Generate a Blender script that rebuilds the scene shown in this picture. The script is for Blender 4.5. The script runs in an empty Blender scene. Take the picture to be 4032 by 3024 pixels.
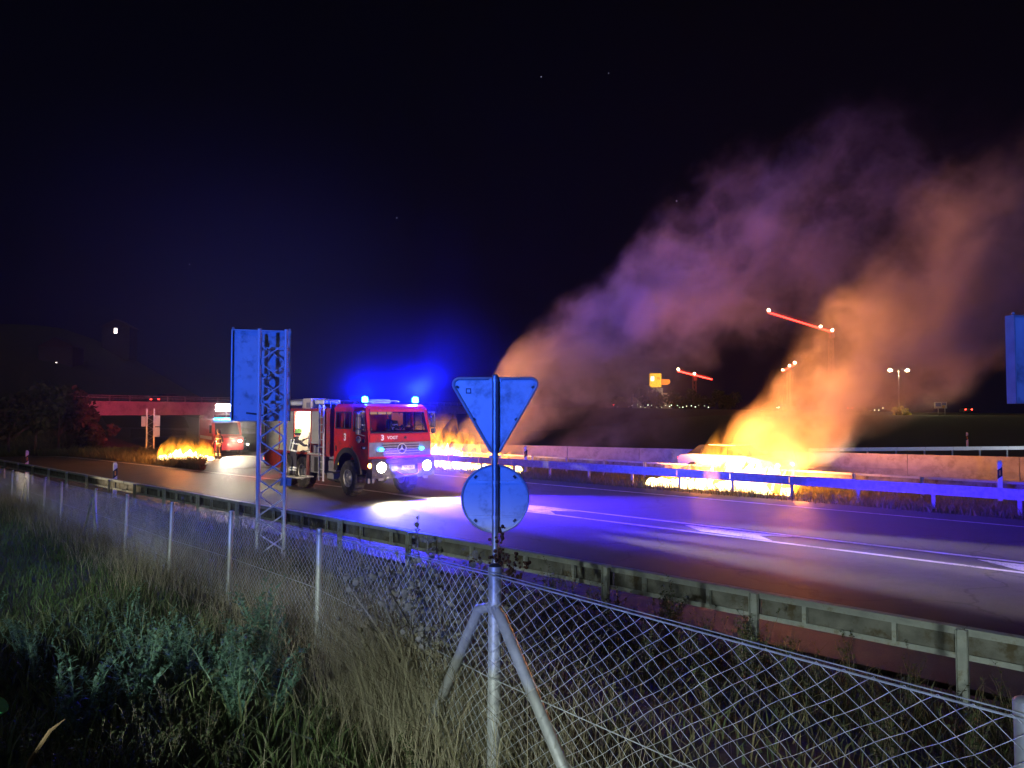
import bpy, bmesh, math, random
import numpy as np
from mathutils import Vector, Matrix, Euler, Quaternion
random.seed(7); rng = np.random.default_rng(7)
S = bpy.context.scene
COL = S.collection
R = math.radians
EYE = 2.9

# ---------------------------------------------------------------- camera, world, exposure
cam_d = bpy.data.cameras.new('camera'); cam = bpy.data.objects.new('camera', cam_d); COL.objects.link(cam)
cam_d.sensor_width = 36; cam_d.lens = 27.03; cam_d.clip_start = 0.05; cam_d.clip_end = 3000
cam.location = (0, 0, EYE); cam.rotation_euler = (R(90 + 2.09), 0, 0)
S.camera = cam
W = bpy.data.worlds.new('World'); S.world = W; W.use_nodes = True
wn = W.node_tree.nodes; wl = W.node_tree.links
bg = wn['Background']
sky = wn.new('ShaderNodeTexSky'); sky.sky_type = 'NISHITA'; sky.sun_disc = False
sky.sun_elevation = R(-4); sky.sun_rotation = R(200); sky.air_density = 1.0
nav = wn.new('ShaderNodeMix'); nav.data_type = 'RGBA'; nav.blend_type = 'ADD'; nav.inputs[0].default_value = 1
gen = wn.new('ShaderNodeTexCoord'); sep = wn.new('ShaderNodeSeparateXYZ'); wl.new(gen.outputs['Generated'], sep.inputs[0])
grd = wn.new('ShaderNodeValToRGB'); wl.new(sep.outputs[2], grd.inputs[0])          # night sky: deep navy low down, black overhead
grd.color_ramp.elements[0].position = .0; grd.color_ramp.elements[0].color = (.02, .025, .26, 1)
grd.color_ramp.elements[1].position = .52; grd.color_ramp.elements[1].color = (.008, .008, .04, 1)
wl.new(sky.outputs[0], nav.inputs[6]); wl.new(grd.outputs[0], nav.inputs[7]); wl.new(nav.outputs[2], bg.inputs[0]); bg.inputs[1].default_value = 0.022
S.view_settings.view_transform = 'Standard'; S.view_settings.look = 'None'
S.view_settings.exposure = 0; S.view_settings.gamma = 1; S.view_settings.use_curve_mapping = False
cy = S.cycles
cy.use_denoising = True
try: cy.denoiser = 'OPENIMAGEDENOISE'; cy.denoising_input_passes = 'RGB_ALBEDO_NORMAL'
except Exception: pass
cy.max_bounces = 5; cy.diffuse_bounces = 2; cy.glossy_bounces = 3; cy.transmission_bounces = 4
cy.volume_bounces = 0; cy.transparent_max_bounces = 24
cy.volume_step_rate = 1.0; cy.volume_max_steps = 128
cy.sample_clamp_indirect = 4.0; cy.sample_clamp_direct = 0
cy.use_light_tree = True; cy.caustics_reflective = False; cy.caustics_refractive = False
cy.use_adaptive_sampling = True; cy.adaptive_threshold = 0.02

def lamp(name, kind, loc, power, color, parent=None, radius=0.1, target=None, cone=60, blend=0.5, size=1.0):
    d = bpy.data.lights.new(name, kind); d.energy = power; d.color = color
    o = bpy.data.objects.new(name, d); COL.objects.link(o); o.location = loc
    if kind in ('POINT', 'SPOT'): d.shadow_soft_size = radius
    if kind == 'SPOT': d.spot_size = R(cone); d.spot_blend = blend
    if kind == 'AREA': d.shape = 'DISK'; d.size = size
    if target is not None:
        v = Vector(target) - Vector(loc); o.rotation_euler = v.to_track_quat('-Z', 'Y').to_euler()
    if parent: o.parent = parent
    return o
# moon: a very weak, cool sun added as dim fill
moon_fill_d = bpy.data.lights.new('moon', 'SUN'); moon_fill_d.energy = 0.13; moon_fill_d.angle = R(2); moon_fill_d.color = (.88, 1, .95)
moon = bpy.data.objects.new('moon', moon_fill_d); COL.objects.link(moon); moon.rotation_euler = (R(50), 0, R(-30))
# emergency vehicle parked behind the photographer: blue flasher and its white work lamp
lamp('rear_blue_flasher', 'SPOT', (-9.0, -17.0, 4.3), 36000, (.022, .11, 1.0), radius=.12, target=(-.5, 12, 17.6), cone=67, blend=.35)
for az, cut, pw in ((-14, -7.2, 12000), (-3, -8.2, 12000), (8, -9.6, 12000), (17, -10.6, 11000), (27, -11.0, 11000)):   # work lamp bar, every lamp with a dipped cut-off
    e = R(cut-11.5); d3 = (math.sin(R(az))*math.cos(e), math.cos(R(az))*math.cos(e), math.sin(e))
    lamp('rear_work_lamp', 'SPOT', (-7.0, -14.0, 6.0), pw, (.86, 1.0, .92), radius=.15, target=(-7+20*d3[0], -14+20*d3[1], 6+20*d3[2]), cone=25, blend=.35)
# spot added out of view at left to brighten the truck's side
lamp('truck_side_fill', 'SPOT', (-25.0, 13.0, 3.4), 14000, (1.0, .80, .55), radius=.15, target=(-7.2, 29.5, 2.0), cone=19, blend=.5)

# spot added out of view at right to brighten the cab front
lamp('cab_front_fill', 'SPOT', (12.0, 4.0, 2.3), 27000, (1.0, .74, .66), radius=.15, target=(-4.2, 26.6, 2.0), cone=12, blend=.6)
# headlight of a car on the far carriageway, outside the picture, shining along the far rail
lamp('far_headlight', 'SPOT', (44.0, 46.0, .9), 8000, (.80, .92, 1.0), radius=.1, target=(24.0, 48.2, .7), cone=22, blend=.6)
# ---------------------------------------------------------------- frame along the road: t runs to the far left, n across the road
ET = (-.714, .700); EN = (.700, .714)
def nt(n, t): return (EN[0]*n + ET[0]*t, EN[1]*n + ET[1]*t)
def inv(x, y): return (EN[0]*x + EN[1]*y, ET[0]*x + ET[1]*y)
HEAD = math.atan2(-ET[1], -ET[0])         # direction of -t (towards the near right)
def lerp(tab, v):
    if v <= tab[0][0]: return tab[0][1]
    for (a, b), (c, d) in zip(tab, tab[1:]):
        if v <= c: return b + (d-b)*(v-a)/(c-a)
    return tab[-1][1]
def sm(a, b, v):
    k = max(0., min(1., (v-a)/(b-a))); return k*k*(3-2*k)
NF = [(-4, 2.12), (.42, 2.18), (2.51, 2.44), (5.8, 3.55), (8.2, 3.9), (10.67, 4.24), (13.95, 4.8), (16.8, 5.2), (20.1, 5.5), (29, 6.5), (40, 7.2)]
ZF = [(-4, 1.22), (2.51, 1.2), (5.8, .9), (8.2, .8), (10.67, .67), (13.95, .49), (16.8, .36), (20.1, .27), (25.6, .14), (29, .02), (36, 0)]
def far_drop(x, y):
    d = math.hypot(x, y); u = x/max(y, 1)
    left = sm(.25, -.05, u); right = sm(.02, .30, u)
    z = 0
    if y > 20:
        z -= 1.6*sm(55, 95, d)*left*(1-sm(.22, .6, u))
        z += 2.2*sm(90, 165, d)*right
        if x < 0: z += 30*sm(130, 260, d)*sm(-.28, -.62, u)
        z += 4.4*math.exp(-((x+50)**2+(y-79)**2)/60)          # bank carrying the bridge end
    return z
def gz(x, y):
    n, t = inv(x, y)
    nf = lerp(NF, t); zf = lerp(ZF, t)
    if n <= nf:
        z = zf + (1.12+.1*sm(5, 13, t))*sm(-.3, -2.2, n) + .05*math.sin(x*1.3)*math.sin(y*.9+1)*sm(0, 1.5, nf-n)  # ground raised out of view behind the camera, shaped to shade the lawn
        if n < -6: z += .0
    elif n < 8.6: z = zf*(1-sm(0, 1, (n-nf)/(8.6-nf)))
    else: z = 0
    return z + far_drop(x, y)

# ---------------------------------------------------------------- mesh helpers
class MB:
    def __init__(s): s.v = []; s.f = []; s.m = []; s.cur = 0
    def add(s, vs, fs):
        o = len(s.v); s.v += [tuple(v) for v in vs]
        for f in fs: s.f.append(tuple(i+o for i in f)); s.m.append(s.cur)
        return s
    def box(s, c, d, rot=None, bev=0):
        x, y, z = d[0]/2, d[1]/2, d[2]/2
        if bev > 0:
            b = min(bev, x*.9, y*.9, z*.9); vs = []
            for sx in (-1, 1):
                for sy in (-1, 1):
                    for sz in (-1, 1):
                        vs += [(sx*x, sy*(y-b), sz*(z-b)), (sx*(x-b), sy*y, sz*(z-b)), (sx*(x-b), sy*(y-b), sz*z)]
            I = lambda sx, sy, sz, k: ((sx*4+sy*2+sz)*3+k)
            fs = []
            for a in (0, 1): fs.append([I(a,0,0,0), I(a,1,0,0), I(a,1,1,0), I(a,0,1,0)][::(1 if a else -1)])
            for a in (0, 1): fs.append([I(0,a,0,1), I(0,a,1,1), I(1,a,1,1), I(1,a,0,1)][::(1 if a else -1)])
            for a in (0, 1): fs.append([I(0,0,a,2), I(1,0,a,2), I(1,1,a,2), I(0,1,a,2)][::(1 if a else -1)])
            for p in (0, 1):
                for q in (0, 1):
                    fs.append([I(p,q,0,0), I(p,q,0,1), I(p,q,1,1), I(p,q,1,0)])
                    fs.append([I(p,0,q,0), I(p,0,q,2), I(p,1,q,2), I(p,1,q,0)])
                    fs.append([I(0,p,q,1), I(0,p,q,2), I(1,p,q,2), I(1,p,q,1)])
                    for r in (0, 1): fs.append([I(p,q,r,0), I(p,q,r,1), I(p,q,r,2)])
        else:
            vs = [(sx*x, sy*y, sz*z) for sx in (-1, 1) for sy in (-1, 1) for sz in (-1, 1)]
            fs = [(0,1,3,2), (4,6,7,5), (0,4,5,1), (2,3,7,6), (0,2,6,4), (1,5,7,3)]
        if rot is not None:
            M = rot if isinstance(rot, Matrix) else Euler(rot).to_matrix()
            vs = [M @ Vector(v) for v in vs]
        return s.add([(v[0]+c[0], v[1]+c[1], v[2]+c[2]) for v in vs], fs)
    def tube(s, pts, r, n=8, caps=True, closed=False):
        pts = [Vector(p) for p in pts]; k = len(pts)
        rs = r if isinstance(r, (list, tuple)) else [r]*k
        up = Vector((0, 0, 1)); vs = []; prev = None
        for i, p in enumerate(pts):
            if closed: d = pts[(i+1) % k] - pts[i-1]
            else: d = pts[min(i+1, k-1)] - pts[max(i-1, 0)]
            d.normalize()
            if prev is None:
                a = d.cross(up)
                if a.length < 1e-3: a = d.cross(Vector((1, 0, 0)))
            else: a = prev - d*prev.dot(d)
            a.normalize(); prev = a.copy(); b = d.cross(a)
            for j in range(n):
                th = 2*math.pi*j/n; vs.append(p + (a*math.cos(th) + b*math.sin(th))*rs[i])
        fs = []
        for i in range(k if closed else k-1):
            i2 = (i+1) % k
            for j in range(n):
                fs.append((i*n+j, i*n+(j+1) % n, i2*n+(j+1) % n, i2*n+j))
        if caps and not closed: fs.append(tuple(range(n))[::-1]); fs.append(tuple((k-1)*n+j for j in range(n)))
        return s.add(vs, fs)
    def cyl(s, p0, p1, r0, r1=None, n=16): return s.tube([p0, p1], [r0, r0 if r1 is None else r1], n)
    def lathe(s, prof, n=24, axis='z', c=(0, 0, 0), mod=None):
        vs = []
        for j in range(n):
            th = 2*math.pi*j/n
            for i, (r, h) in enumerate(prof):
                rr = r*(mod(j, i) if mod else 1)
                a, b = rr*math.cos(th), rr*math.sin(th)
                v = {'z': (a, b, h), 'y': (a, h, b), 'x': (h, a, b)}[axis]
                vs.append((v[0]+c[0], v[1]+c[1], v[2]+c[2]))
        m = len(prof); fs = []
        for j in range(n):
            j2 = (j+1) % n
            for i in range(m-1): fs.append((j*m+i, j2*m+i, j2*m+i+1, j*m+i+1))
        return s.add(vs, fs)
    def sphere(s, c, r, n=12, m=8, sc=(1, 1, 1)):
        vs = [(c[0], c[1], c[2]-r*sc[2])]
        for i in range(1, m):
            ph = -math.pi/2 + math.pi*i/m
            for j in range(n):
                th = 2*math.pi*j/n
                vs.append((c[0]+r*sc[0]*math.cos(ph)*math.cos(th), c[1]+r*sc[1]*math.cos(ph)*math.sin(th), c[2]+r*sc[2]*math.sin(ph)))
        vs.append((c[0], c[1], c[2]+r*sc[2])); fs = []
        for j in range(n):
            fs.append((0, 1+(j+1) % n, 1+j)); fs.append((len(vs)-1, 1+(m-2)*n+j, 1+(m-2)*n+(j+1) % n))
            for i in range(m-2): fs.append((1+i*n+j, 1+i*n+(j+1) % n, 1+(i+1)*n+(j+1) % n, 1+(i+1)*n+j))
        return s.add(vs, fs)
    def prism(s, poly, h0, h1, axis='y'):
        k = len(poly)
        P = (lambda a, b, h: (a, h, b)) if axis == 'y' else ((lambda a, b, h: (a, b, h)) if axis == 'z' else (lambda a, b, h: (h, a, b)))
        vs = [P(a, b, h0) for a, b in poly] + [P(a, b, h1) for a, b in poly]
        fs = [tuple(range(k)), tuple(range(2*k-1, k-1, -1))]
        for i in range(k): j = (i+1) % k; fs.append((i, i+k, j+k, j))
        return s.add(vs, fs)
    def quad(s, *p): return s.add(p, [tuple(range(len(p)))])
    def mesh(s, name, mats, smooth=False, fix=True):
        me = bpy.data.meshes.new(name); me.from_pydata(s.v, [], s.f)
        for m in (mats if isinstance(mats, (list, tuple)) else [mats]): me.materials.append(m)
        if any(s.m): me.polygons.foreach_set('material_index', s.m)
        if fix:
            b = bmesh.new(); b.from_mesh(me); bmesh.ops.recalc_face_normals(b, faces=b.faces); b.to_mesh(me); b.free()
        if smooth:
            me.polygons.foreach_set('use_smooth', [True]*len(me.polygons))
            try: me.set_sharp_from_angle(angle=R(38))
            except Exception: pass
        me.update(); return me
    def obj(s, name, mats, parent=None, smooth=False, fix=True, **kw):
        o = bpy.data.objects.new(name, s.mesh(name, mats, smooth, fix)); COL.objects.link(o)
        if parent is not None: o.parent = parent
        for k, v in kw.items(): o[k] = v
        return o
def link(name, me, parent=None, loc=(0, 0, 0), rz=0):
    o = bpy.data.objects.new(name, me); COL.objects.link(o); o.location = loc; o.rotation_euler = (0, 0, rz)
    if parent is not None: o.parent = parent
    return o
def thing(name, label, cat, loc=(0, 0, 0), rz=0, group=None):
    o = bpy.data.objects.new(name, None); COL.objects.link(o); o.empty_display_size = .2
    o.location = loc; o.rotation_euler = (0, 0, rz); o['label'] = label; o['category'] = cat
    if group: o['group'] = group
    return o
def tag(o, label, cat, group=None):
    o['label'] = label; o['category'] = cat
    if group: o['group'] = group
    return o
def copy_tree(o, parent=None, label=None):
    c = o.copy(); COL.objects.link(c)
    if parent is not None: c.parent = parent
    if label: c['label'] = label
    for ch in o.children: copy_tree(ch, c)
    return c
def np_mesh(name, V, F, mat, kind=None, col=None):
    """V (k,3), F (m,4) or (m,3) arrays"""
    me = bpy.data.meshes.new(name); k = F.shape[1]
    me.vertices.add(len(V)); me.vertices.foreach_set('co', V.astype(np.float32).ravel())
    me.loops.add(F.size); me.loops.foreach_set('vertex_index', F.astype(np.int32).ravel())
    me.polygons.add(len(F)); me.polygons.foreach_set('loop_start', np.arange(0, F.size, k, dtype=np.int32))
    me.polygons.foreach_set('loop_total', np.full(len(F), k, dtype=np.int32))
    me.materials.append(mat); me.update(calc_edges=True)
    o = bpy.data.objects.new(name, me); COL.objects.link(o)
    if kind: o['kind'] = kind
    return o

# ---------------------------------------------------------------- materials
class NT:
    def __init__(s, m): s.t = m.node_tree; s.n = s.t.nodes; s.l = s.t.links
    def new(s, ty, **kw):
        x = s.n.new(ty)
        for k, v in kw.items(): setattr(x, k, v)
        return x
    def put(s, a, b):
        if isinstance(a, (int, float)): b.default_value = a
        elif isinstance(a, (tuple, list)): b.default_value = a
        else: s.l.new(a, b)
    def m(s, op, a, b=0.0, c=0.0, clamp=False):
        x = s.n.new('ShaderNodeMath'); x.operation = op; x.use_clamp = clamp
        s.put(a, x.inputs[0]); s.put(b, x.inputs[1])
        if op in ('MULTIPLY_ADD',): s.put(c, x.inputs[2])
        return x.outputs[0]
    def vm(s, op, a, b=(0, 0, 0), scale=None):
        x = s.n.new('ShaderNodeVectorMath'); x.operation = op
        s.put(a, x.inputs[0]); s.put(b, x.inputs[1])
        if scale is not None: s.put(scale, x.inputs[3])
        return x.outputs[1] if op in ('LENGTH', 'DISTANCE', 'DOT_PRODUCT') else x.outputs[0]
    def noise(s, vec, scale, detail=3, rough=.55):
        x = s.n.new('ShaderNodeTexNoise'); x.inputs['Scale'].default_value = scale
        x.inputs['Detail'].default_value = detail; x.inputs['Roughness'].default_value = rough
        if vec is not None: s.l.new(vec, x.inputs['Vector'])
        return x
    def ss(s, a, lo, hi):
        x = s.n.new('ShaderNodeMapRange'); x.interpolation_type = 'SMOOTHSTEP'
        s.put(a, x.inputs[0]); x.inputs[1].default_value = lo; x.inputs[2].default_value = hi
        x.inputs[3].default_value = 0; x.inputs[4].default_value = 1
        return x.outputs[0]
MATS = {}
def mat(name, col, rough=.6, metal=0., var=.25, scale=6., bump=0., bscale=40., col2=None, coat=0., spec=.5, dirt=None):
    if name in MATS: return MATS[name]
    m = bpy.data.materials.new(name); m.use_nodes = True; N = NT(m); MATS[name] = m
    p = N.n['Principled BSDF']; tc = N.new('ShaderNodeTexCoord').outputs['Object']
    no = N.noise(tc, scale, 5)
    ra = N.new('ShaderNodeValToRGB'); N.l.new(no.outputs[0], ra.inputs[0])
    c2 = col2 or tuple(c*(1-var) for c in col)
    ra.color_ramp.elements[0].position = .32; ra.color_ramp.elements[1].position = .68
    ra.color_ramp.elements[0].color = (*c2, 1); ra.color_ramp.elements[1].color = (*col, 1)
    out = ra.outputs[0]
    if dirt:
        n2 = N.noise(tc, dirt[1], 6, .65); f = N.ss(n2.outputs[0], .48, .7)
        mx = N.new('ShaderNodeMix', data_type='RGBA'); N.l.new(f, mx.inputs[0]); N.l.new(out, mx.inputs[6]); mx.inputs[7].default_value = (*dirt[0], 1)
        out = mx.outputs[2]
    N.l.new(out, p.inputs['Base Color'])
    p.inputs['Roughness'].default_value = rough; p.inputs['Metallic'].default_value = metal
    p.inputs['Specular IOR Level'].default_value = spec
    if coat: p.inputs['Coat Weight'].default_value = coat; p.inputs['Coat Roughness'].default_value = .08
    r2 = N.m('MULTIPLY_ADD', no.outputs[0], .25, rough-.12); N.l.new(r2, p.inputs['Roughness'])
    if bump:
        b = N.new('ShaderNodeBump'); b.inputs['Strength'].default_value = bump; b.inputs['Distance'].default_value = .02
        n3 = N.noise(tc, bscale, 4); N.l.new(n3.outputs[0], b.inputs['Height']); N.l.new(b.outputs[0], p.inputs['Normal'])
    return m
def glow(name, col, strength):
    if name in MATS: return MATS[name]
    m = bpy.data.materials.new(name); m.use_nodes = True; N = NT(m); MATS[name] = m
    N.n.remove(N.n['Principled BSDF']); e = N.new('ShaderNodeEmission')
    e.inputs[0].default_value = (*col, 1); e.inputs[1].default_value = strength
    N.l.new(e.outputs[0], N.n['Material Output'].inputs[0]); return m
def glassy(name, tint, gloss=.12, rough=.03):
    if name in MATS: return MATS[name]
    m = bpy.data.materials.new(name); m.use_nodes = True; N = NT(m); MATS[name] = m
    N.n.remove(N.n['Principled BSDF'])
    t = N.new('ShaderNodeBsdfTransparent'); t.inputs[0].default_value = (*tint, 1)
    g = N.new('ShaderNodeBsdfGlossy'); g.inputs['Roughness'].default_value = rough
    x = N.new('ShaderNodeMixShader'); x.inputs[0].default_value = gloss
    N.l.new(t.outputs[0], x.inputs[1]); N.l.new(g.outputs[0], x.inputs[2]); N.l.new(x.outputs[0], N.n['Material Output'].inputs[0])
    return m
def leaf(name, c1, c2, rough=.55):
    if name in MATS: return MATS[name]
    m = bpy.data.materials.new(name); m.use_nodes = True; N = NT(m); MATS[name] = m
    p = N.n['Principled BSDF']; g = N.new('ShaderNodeNewGeometry')
    ra = N.new('ShaderNodeValToRGB'); N.l.new(g.outputs['Random Per Island'], ra.inputs[0])
    ra.color_ramp.elements[0].color = (*c1, 1); ra.color_ramp.elements[1].color = (*c2, 1)
    N.l.new(ra.outputs[0], p.inputs['Base Color']); p.inputs['Roughness'].default_value = rough
    p.inputs['Specular IOR Level'].default_value = .25
    tr = N.new('ShaderNodeBsdfTranslucent'); N.l.new(ra.outputs[0], tr.inputs[0])
    x = N.new('ShaderNodeMixShader'); x.inputs[0].default_value = .3
    N.l.new(p.outputs[0], x.inputs[1]); N.l.new(tr.outputs[0], x.inputs[2]); N.l.new(x.outputs[0], N.n['Material Output'].inputs[0])
    return m
def asphalt(name, base):
    m = bpy.data.materials.new(name); m.use_nodes = True; N = NT(m); MATS[name] = m
    p = N.n['Principled BSDF']; tc = N.new('ShaderNodeTexCoord').outputs['Object']
    big = N.noise(tc, .35, 4); fine = N.noise(tc, 38, 3, .7); mid = N.noise(tc, 3.5, 4)
    a = N.m('MULTIPLY_ADD', big.outputs[0], .5, .5); b = N.m('MULTIPLY_ADD', fine.outputs[0], 1.3, .35)
    c = N.m('MULTIPLY_ADD', mid.outputs[0], .6, .7); k = N.m('MULTIPLY', N.m('MULTIPLY', a, b), c)
    vo = N.new('ShaderNodeTexVoronoi'); vo.feature = 'DISTANCE_TO_EDGE'; vo.inputs['Scale'].default_value = .22
    wp = N.noise(tc, .9, 4); N.l.new(N.vm('ADD', tc, N.vm('SCALE', wp.outputs['Color'], scale=1.1)), vo.inputs['Vector'])
    crack = N.m('MULTIPLY_ADD', N.ss(vo.outputs['Distance'], .002, .008), .55, .45)      # tarred cracks
    tr = N.noise(N.vm('MULTIPLY', tc, (.16, .16, .16)), 1.0, 2); pat = N.m('MULTIPLY_ADD', N.ss(tr.outputs[0], .49, .54), .12, .94)
    k = N.m('MULTIPLY', N.m('MULTIPLY', k, crack), pat)
    v = N.vm('SCALE', tuple(base), scale=k); N.l.new(v, p.inputs['Base Color'])
    p.inputs['Roughness'].default_value = .62; p.inputs['Specular IOR Level'].default_value = .5
    bp = N.new('ShaderNodeBump'); bp.inputs['Strength'].default_value = .55; bp.inputs['Distance'].default_value = .012
    g = N.noise(tc, 70, 2, .6); h = N.m('ADD', g.outputs[0], N.m('MULTIPLY', mid.outputs[0], 1.2))
    N.l.new(h, bp.inputs['Height']); N.l.new(bp.outputs[0], p.inputs['Normal'])
    return m
def paint(name):
    m = bpy.data.materials.new(name); m.use_nodes = True; N = NT(m); MATS[name] = m
    p = N.n['Principled BSDF']; tc = N.new('ShaderNodeTexCoord').outputs['Object']
    f = N.noise(tc, 26, 5, .75); g = N.noise(tc, 1.6, 5, .7)
    w = N.ss(N.m('ADD', N.m('MULTIPLY', f.outputs[0], .55), N.m('MULTIPLY', g.outputs[0], .55)), .40, .58)
    mx = N.new('ShaderNodeMix', data_type='RGBA'); N.l.new(w, mx.inputs[0])
    mx.inputs[6].default_value = (.13, .125, .12, 1); mx.inputs[7].default_value = (.66, .65, .62, 1)
    N.l.new(mx.outputs[2], p.inputs['Base Color']); p.inputs['Roughness'].default_value = .6
    bp = N.new('ShaderNodeBump'); bp.inputs['Strength'].default_value = .4; bp.inputs['Distance'].default_value = .01
    N.l.new(f.outputs[0], bp.inputs['Height']); N.l.new(bp.outputs[0], p.inputs['Normal'])
    return m
galv = mat('galvanised steel', (.50, .52, .54), .42, .75, .35, 9, .15, 60)
mast_steel = mat('pale mast tube', (.78, .79, .80), .45, .1, .12, 7)
galv_d = mat('weathered steel', (.36, .36, .34), .6, .35, .5, 5, .3, 50, dirt=((.16, .11, .06), 7))
alu = mat('sign back aluminium', (.60, .61, .62), .5, .25, .15, 2.5, dirt=((.27, .28, .27), 4.5))
alu_frame = mat('aluminium frame', (.55, .56, .57), .45, .5, .2, 8)
red = mat('fire red paint', (.56, .025, .02), .35, 0, .2, 2, coat=.6, dirt=((.25, .03, .025), 3))
red_dk = mat('dusty red paint', (.36, .03, .025), .5, 0, .3, 3, dirt=((.12, .06, .05), 5))
black = mat('black plastic', (.02, .02, .022), .6, 0, .3, 10)
rubber = mat('tyre rubber', (.028, .027, .026), .8, 0, .4, 12, .4, 60, dirt=((.09, .08, .065), 6))
dkgrey = mat('dark grey paint', (.06, .06, .065), .6, 0, .4, 6, dirt=((.13, .11, .09), 5))
grey = mat('grey paint', (.22, .22, .23), .55, 0, .3, 6)
shut = mat('shutter aluminium', (.46, .47, .43), .5, .3, .15, 3)
white = mat('white paint', (.72, .72, .70), .5, 0, .12, 8)
wtext = mat('white lettering', (.85, .85, .83), .5, 0, .05, 8)
chrome = mat('chrome', (.75, .75, .76), .18, 1., .1, 5)
rim_m = mat('wheel rim', (.40, .40, .40), .45, .6, .35, 8)
conc = mat('barrier concrete', (.44, .42, .39), .85, 0, .3, 3, .5, 30, dirt=((.26, .24, .21), 2.2))
glass = glassy('window glass', (.62, .66, .70), .10)
# ================================================================ LARGE STRUCTURE
TL = [-40, -30, -22, -16, -12, -9, -7, -5, -3, -1, 0, 1, 2, 3, 4, 5, 6, 7, 8, 9, 10, 11, 12, 13, 14, 15, 16, 17, 18, 19, 20, 22, 24, 26, 28, 30, 32, 34, 36, 38, 40, 42, 44, 46, 48, 50, 53, 56, 59, 62, 65, 68, 71, 75, 80, 85, 90, 95, 100, 106, 112, 120, 130, 145, 165, 190, 230, 300]
NL = [-60, -40, -28, -20, -15, -11, -8, -6, -4.5, -3, -2, -1, 0, .6, 1.2, 1.8, 2.4, 3, 3.6, 4.2, 4.8, 5.4, 6, 6.6, 7.2, 7.8, 8.4, 8.7, 9.0, 9.3, 12, 15, 18, 21, 24.3, 24.9, 26, 27, 28.2, 28.7, 32, 36, 40, 45, 50, 56, 62, 70, 78, 86, 95, 105, 115, 125, 135, 145, 160, 180, 205, 240, 300]
def road_n(t):                                     # near ramp, both edges
    bend = 6.5*sm(60, 170, t)
    return 9.2-.9*sm(45, 75, t)-bend, (24.5 if t < 38 else lerp([(38, 16.6), (71, 15.6), (110, 14.5)], t)-bend)
def lane_n(t):                                     # branch that runs under the bridge
    b = 5*sm(50, 140, t)
    return lerp([(38, 16.8), (41, 18.0), (46, 20.6), (52, 22.6), (62, 24.5)], t)+b, 24.5+.06*(t-38)*sm(38, 60, t)+.45*max(0, t-50)*sm(45, 90, t)+b
def build_ground():
    V = []; F = []
    for t in TL:
        r0, r1 = road_n(t)
        l0, l1 = lane_n(t) if t >= 38 else (0, 0)
        for n in NL:
            x, y = nt(n, t); z = gz(x, y)
            if (r0-.05 < n < r1+.05) or (t >= 38 and l0 < n < l1) or (-45 < t < 200 and 28.3 < n < 37 and t < 38): z -= .12
            V.append((x, y, z))
    m = len(NL)
    for i in range(len(TL)-1):
        for j in range(m-1): F.append((i*m+j, i*m+j+1, (i+1)*m+j+1, (i+1)*m+j))
    return np_mesh('ground', np.array(V), np.array(F), soil, 'structure')
soil = mat('soil and litter', (.075, .065, .035), .95, 0, .5, 2.2, .6, 18, col2=(.03, .034, .014))
build_ground()
def strip(name, edge, ts, m, dz, kind='structure', cols=1):
    V = []; F = []; c = cols+1
    for t in ts:
        a, b = edge(t)
        for i in range(c):
            n = a+(b-a)*i/cols; x, y = nt(n, t); V.append((x, y, far_drop(x, y)+dz))
    for k in range(len(ts)-1):
        for i in range(cols): F.append((k*c+i, k*c+i+1, (k+1)*c+i+1, (k+1)*c+i))
    return np_mesh(name, np.array(V), np.array(F), m, kind)
asp = asphalt('asphalt', (.085, .080, .080)); asp2 = asphalt('older asphalt', (.075, .068, .06))
strip('ramp_road', road_n, [t for t in TL if t <= 38], asp, 0, cols=5)
strip('ramp_road', lambda t: (road_n(t)[0], lerp([(38, 16.6), (71, 15.6), (110, 14.5)], t)-6.5*sm(60, 170, t)), [t for t in TL if 38 <= t <= 165], asp, 0, cols=3)
strip('branch_road', lane_n, [t for t in TL if 38 <= t <= 165], asp2, 0, cols=3)
strip('motorway_road', lambda t: (28.6, 36.8+.0*t), [t for t in TL if t <= 38], asp2, 0, cols=3)
pnt = paint('road paint')
def wob(ts): return ts
AN = [(-30, 17.6), (3.3, 17.55), (16.4, 17.55), (18.5, 16.95), (20.5, 16.6), (27, 16.75), (33, 16.5), (50, 15.8), (71, 14.9), (110, 13.8)]
BN = [(-30, 16.45), (14, 16.42), (17.5, 16.4), (20.5, 16.38)]
CNn = [(-30, 23.0), (20, 23.0), (36, 23.1), (44, 23.6), (52, 24.6)]
fin = [t for t in TL if t <= 110]
strip('road_marking', lambda t: (lerp(AN, t)-.08-6.5*sm(60, 170, t), lerp(AN, t)+.08-6.5*sm(60, 170, t)), fin, pnt, .006)
strip('road_marking', lambda t: (lerp(BN, t)-.08, lerp(BN, t)+.08), [t for t in TL if t <= 20], pnt, .0075)
strip('road_marking', lambda t: (lerp(CNn, t)-.07, lerp(CNn, t)+.07), [t for t in TL if t <= 50], pnt, .006)
strip('road_marking', lambda t: (34.6, 34.8), [t for t in TL if t <= 38], pnt, .006)
for t0 in (2.6, 9.2, 16.0):                         # hatch bars with notched tails
    P = [(17.30, t0+1.55), (16.66, t0+.70), (16.54, t0-1.20), (17.05, t0-.62), (17.44, t0-1.45)]
    if t0 == 16.0: P = [(17.0, t0+2.9), (16.62, t0+3.4), (16.54, t0-1.5), (17.0, t0-.9), (17.44, t0-1.6), (17.44, t0+.9)]
    mb = MB(); mb.add([(*nt(n, t), .0045) for n, t in P], [tuple(range(len(P)))])
    mb.obj('road_marking', pnt, fix=False, kind='structure')
mb = MB(); mb.add([(*nt(n, t), .0045) for n, t in [(16.5, 22.4), (16.30, 20.0), (16.95, 19.4)]], [(0, 1, 2)]); mb.obj('road_marking', pnt, fix=False, kind='structure')

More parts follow.
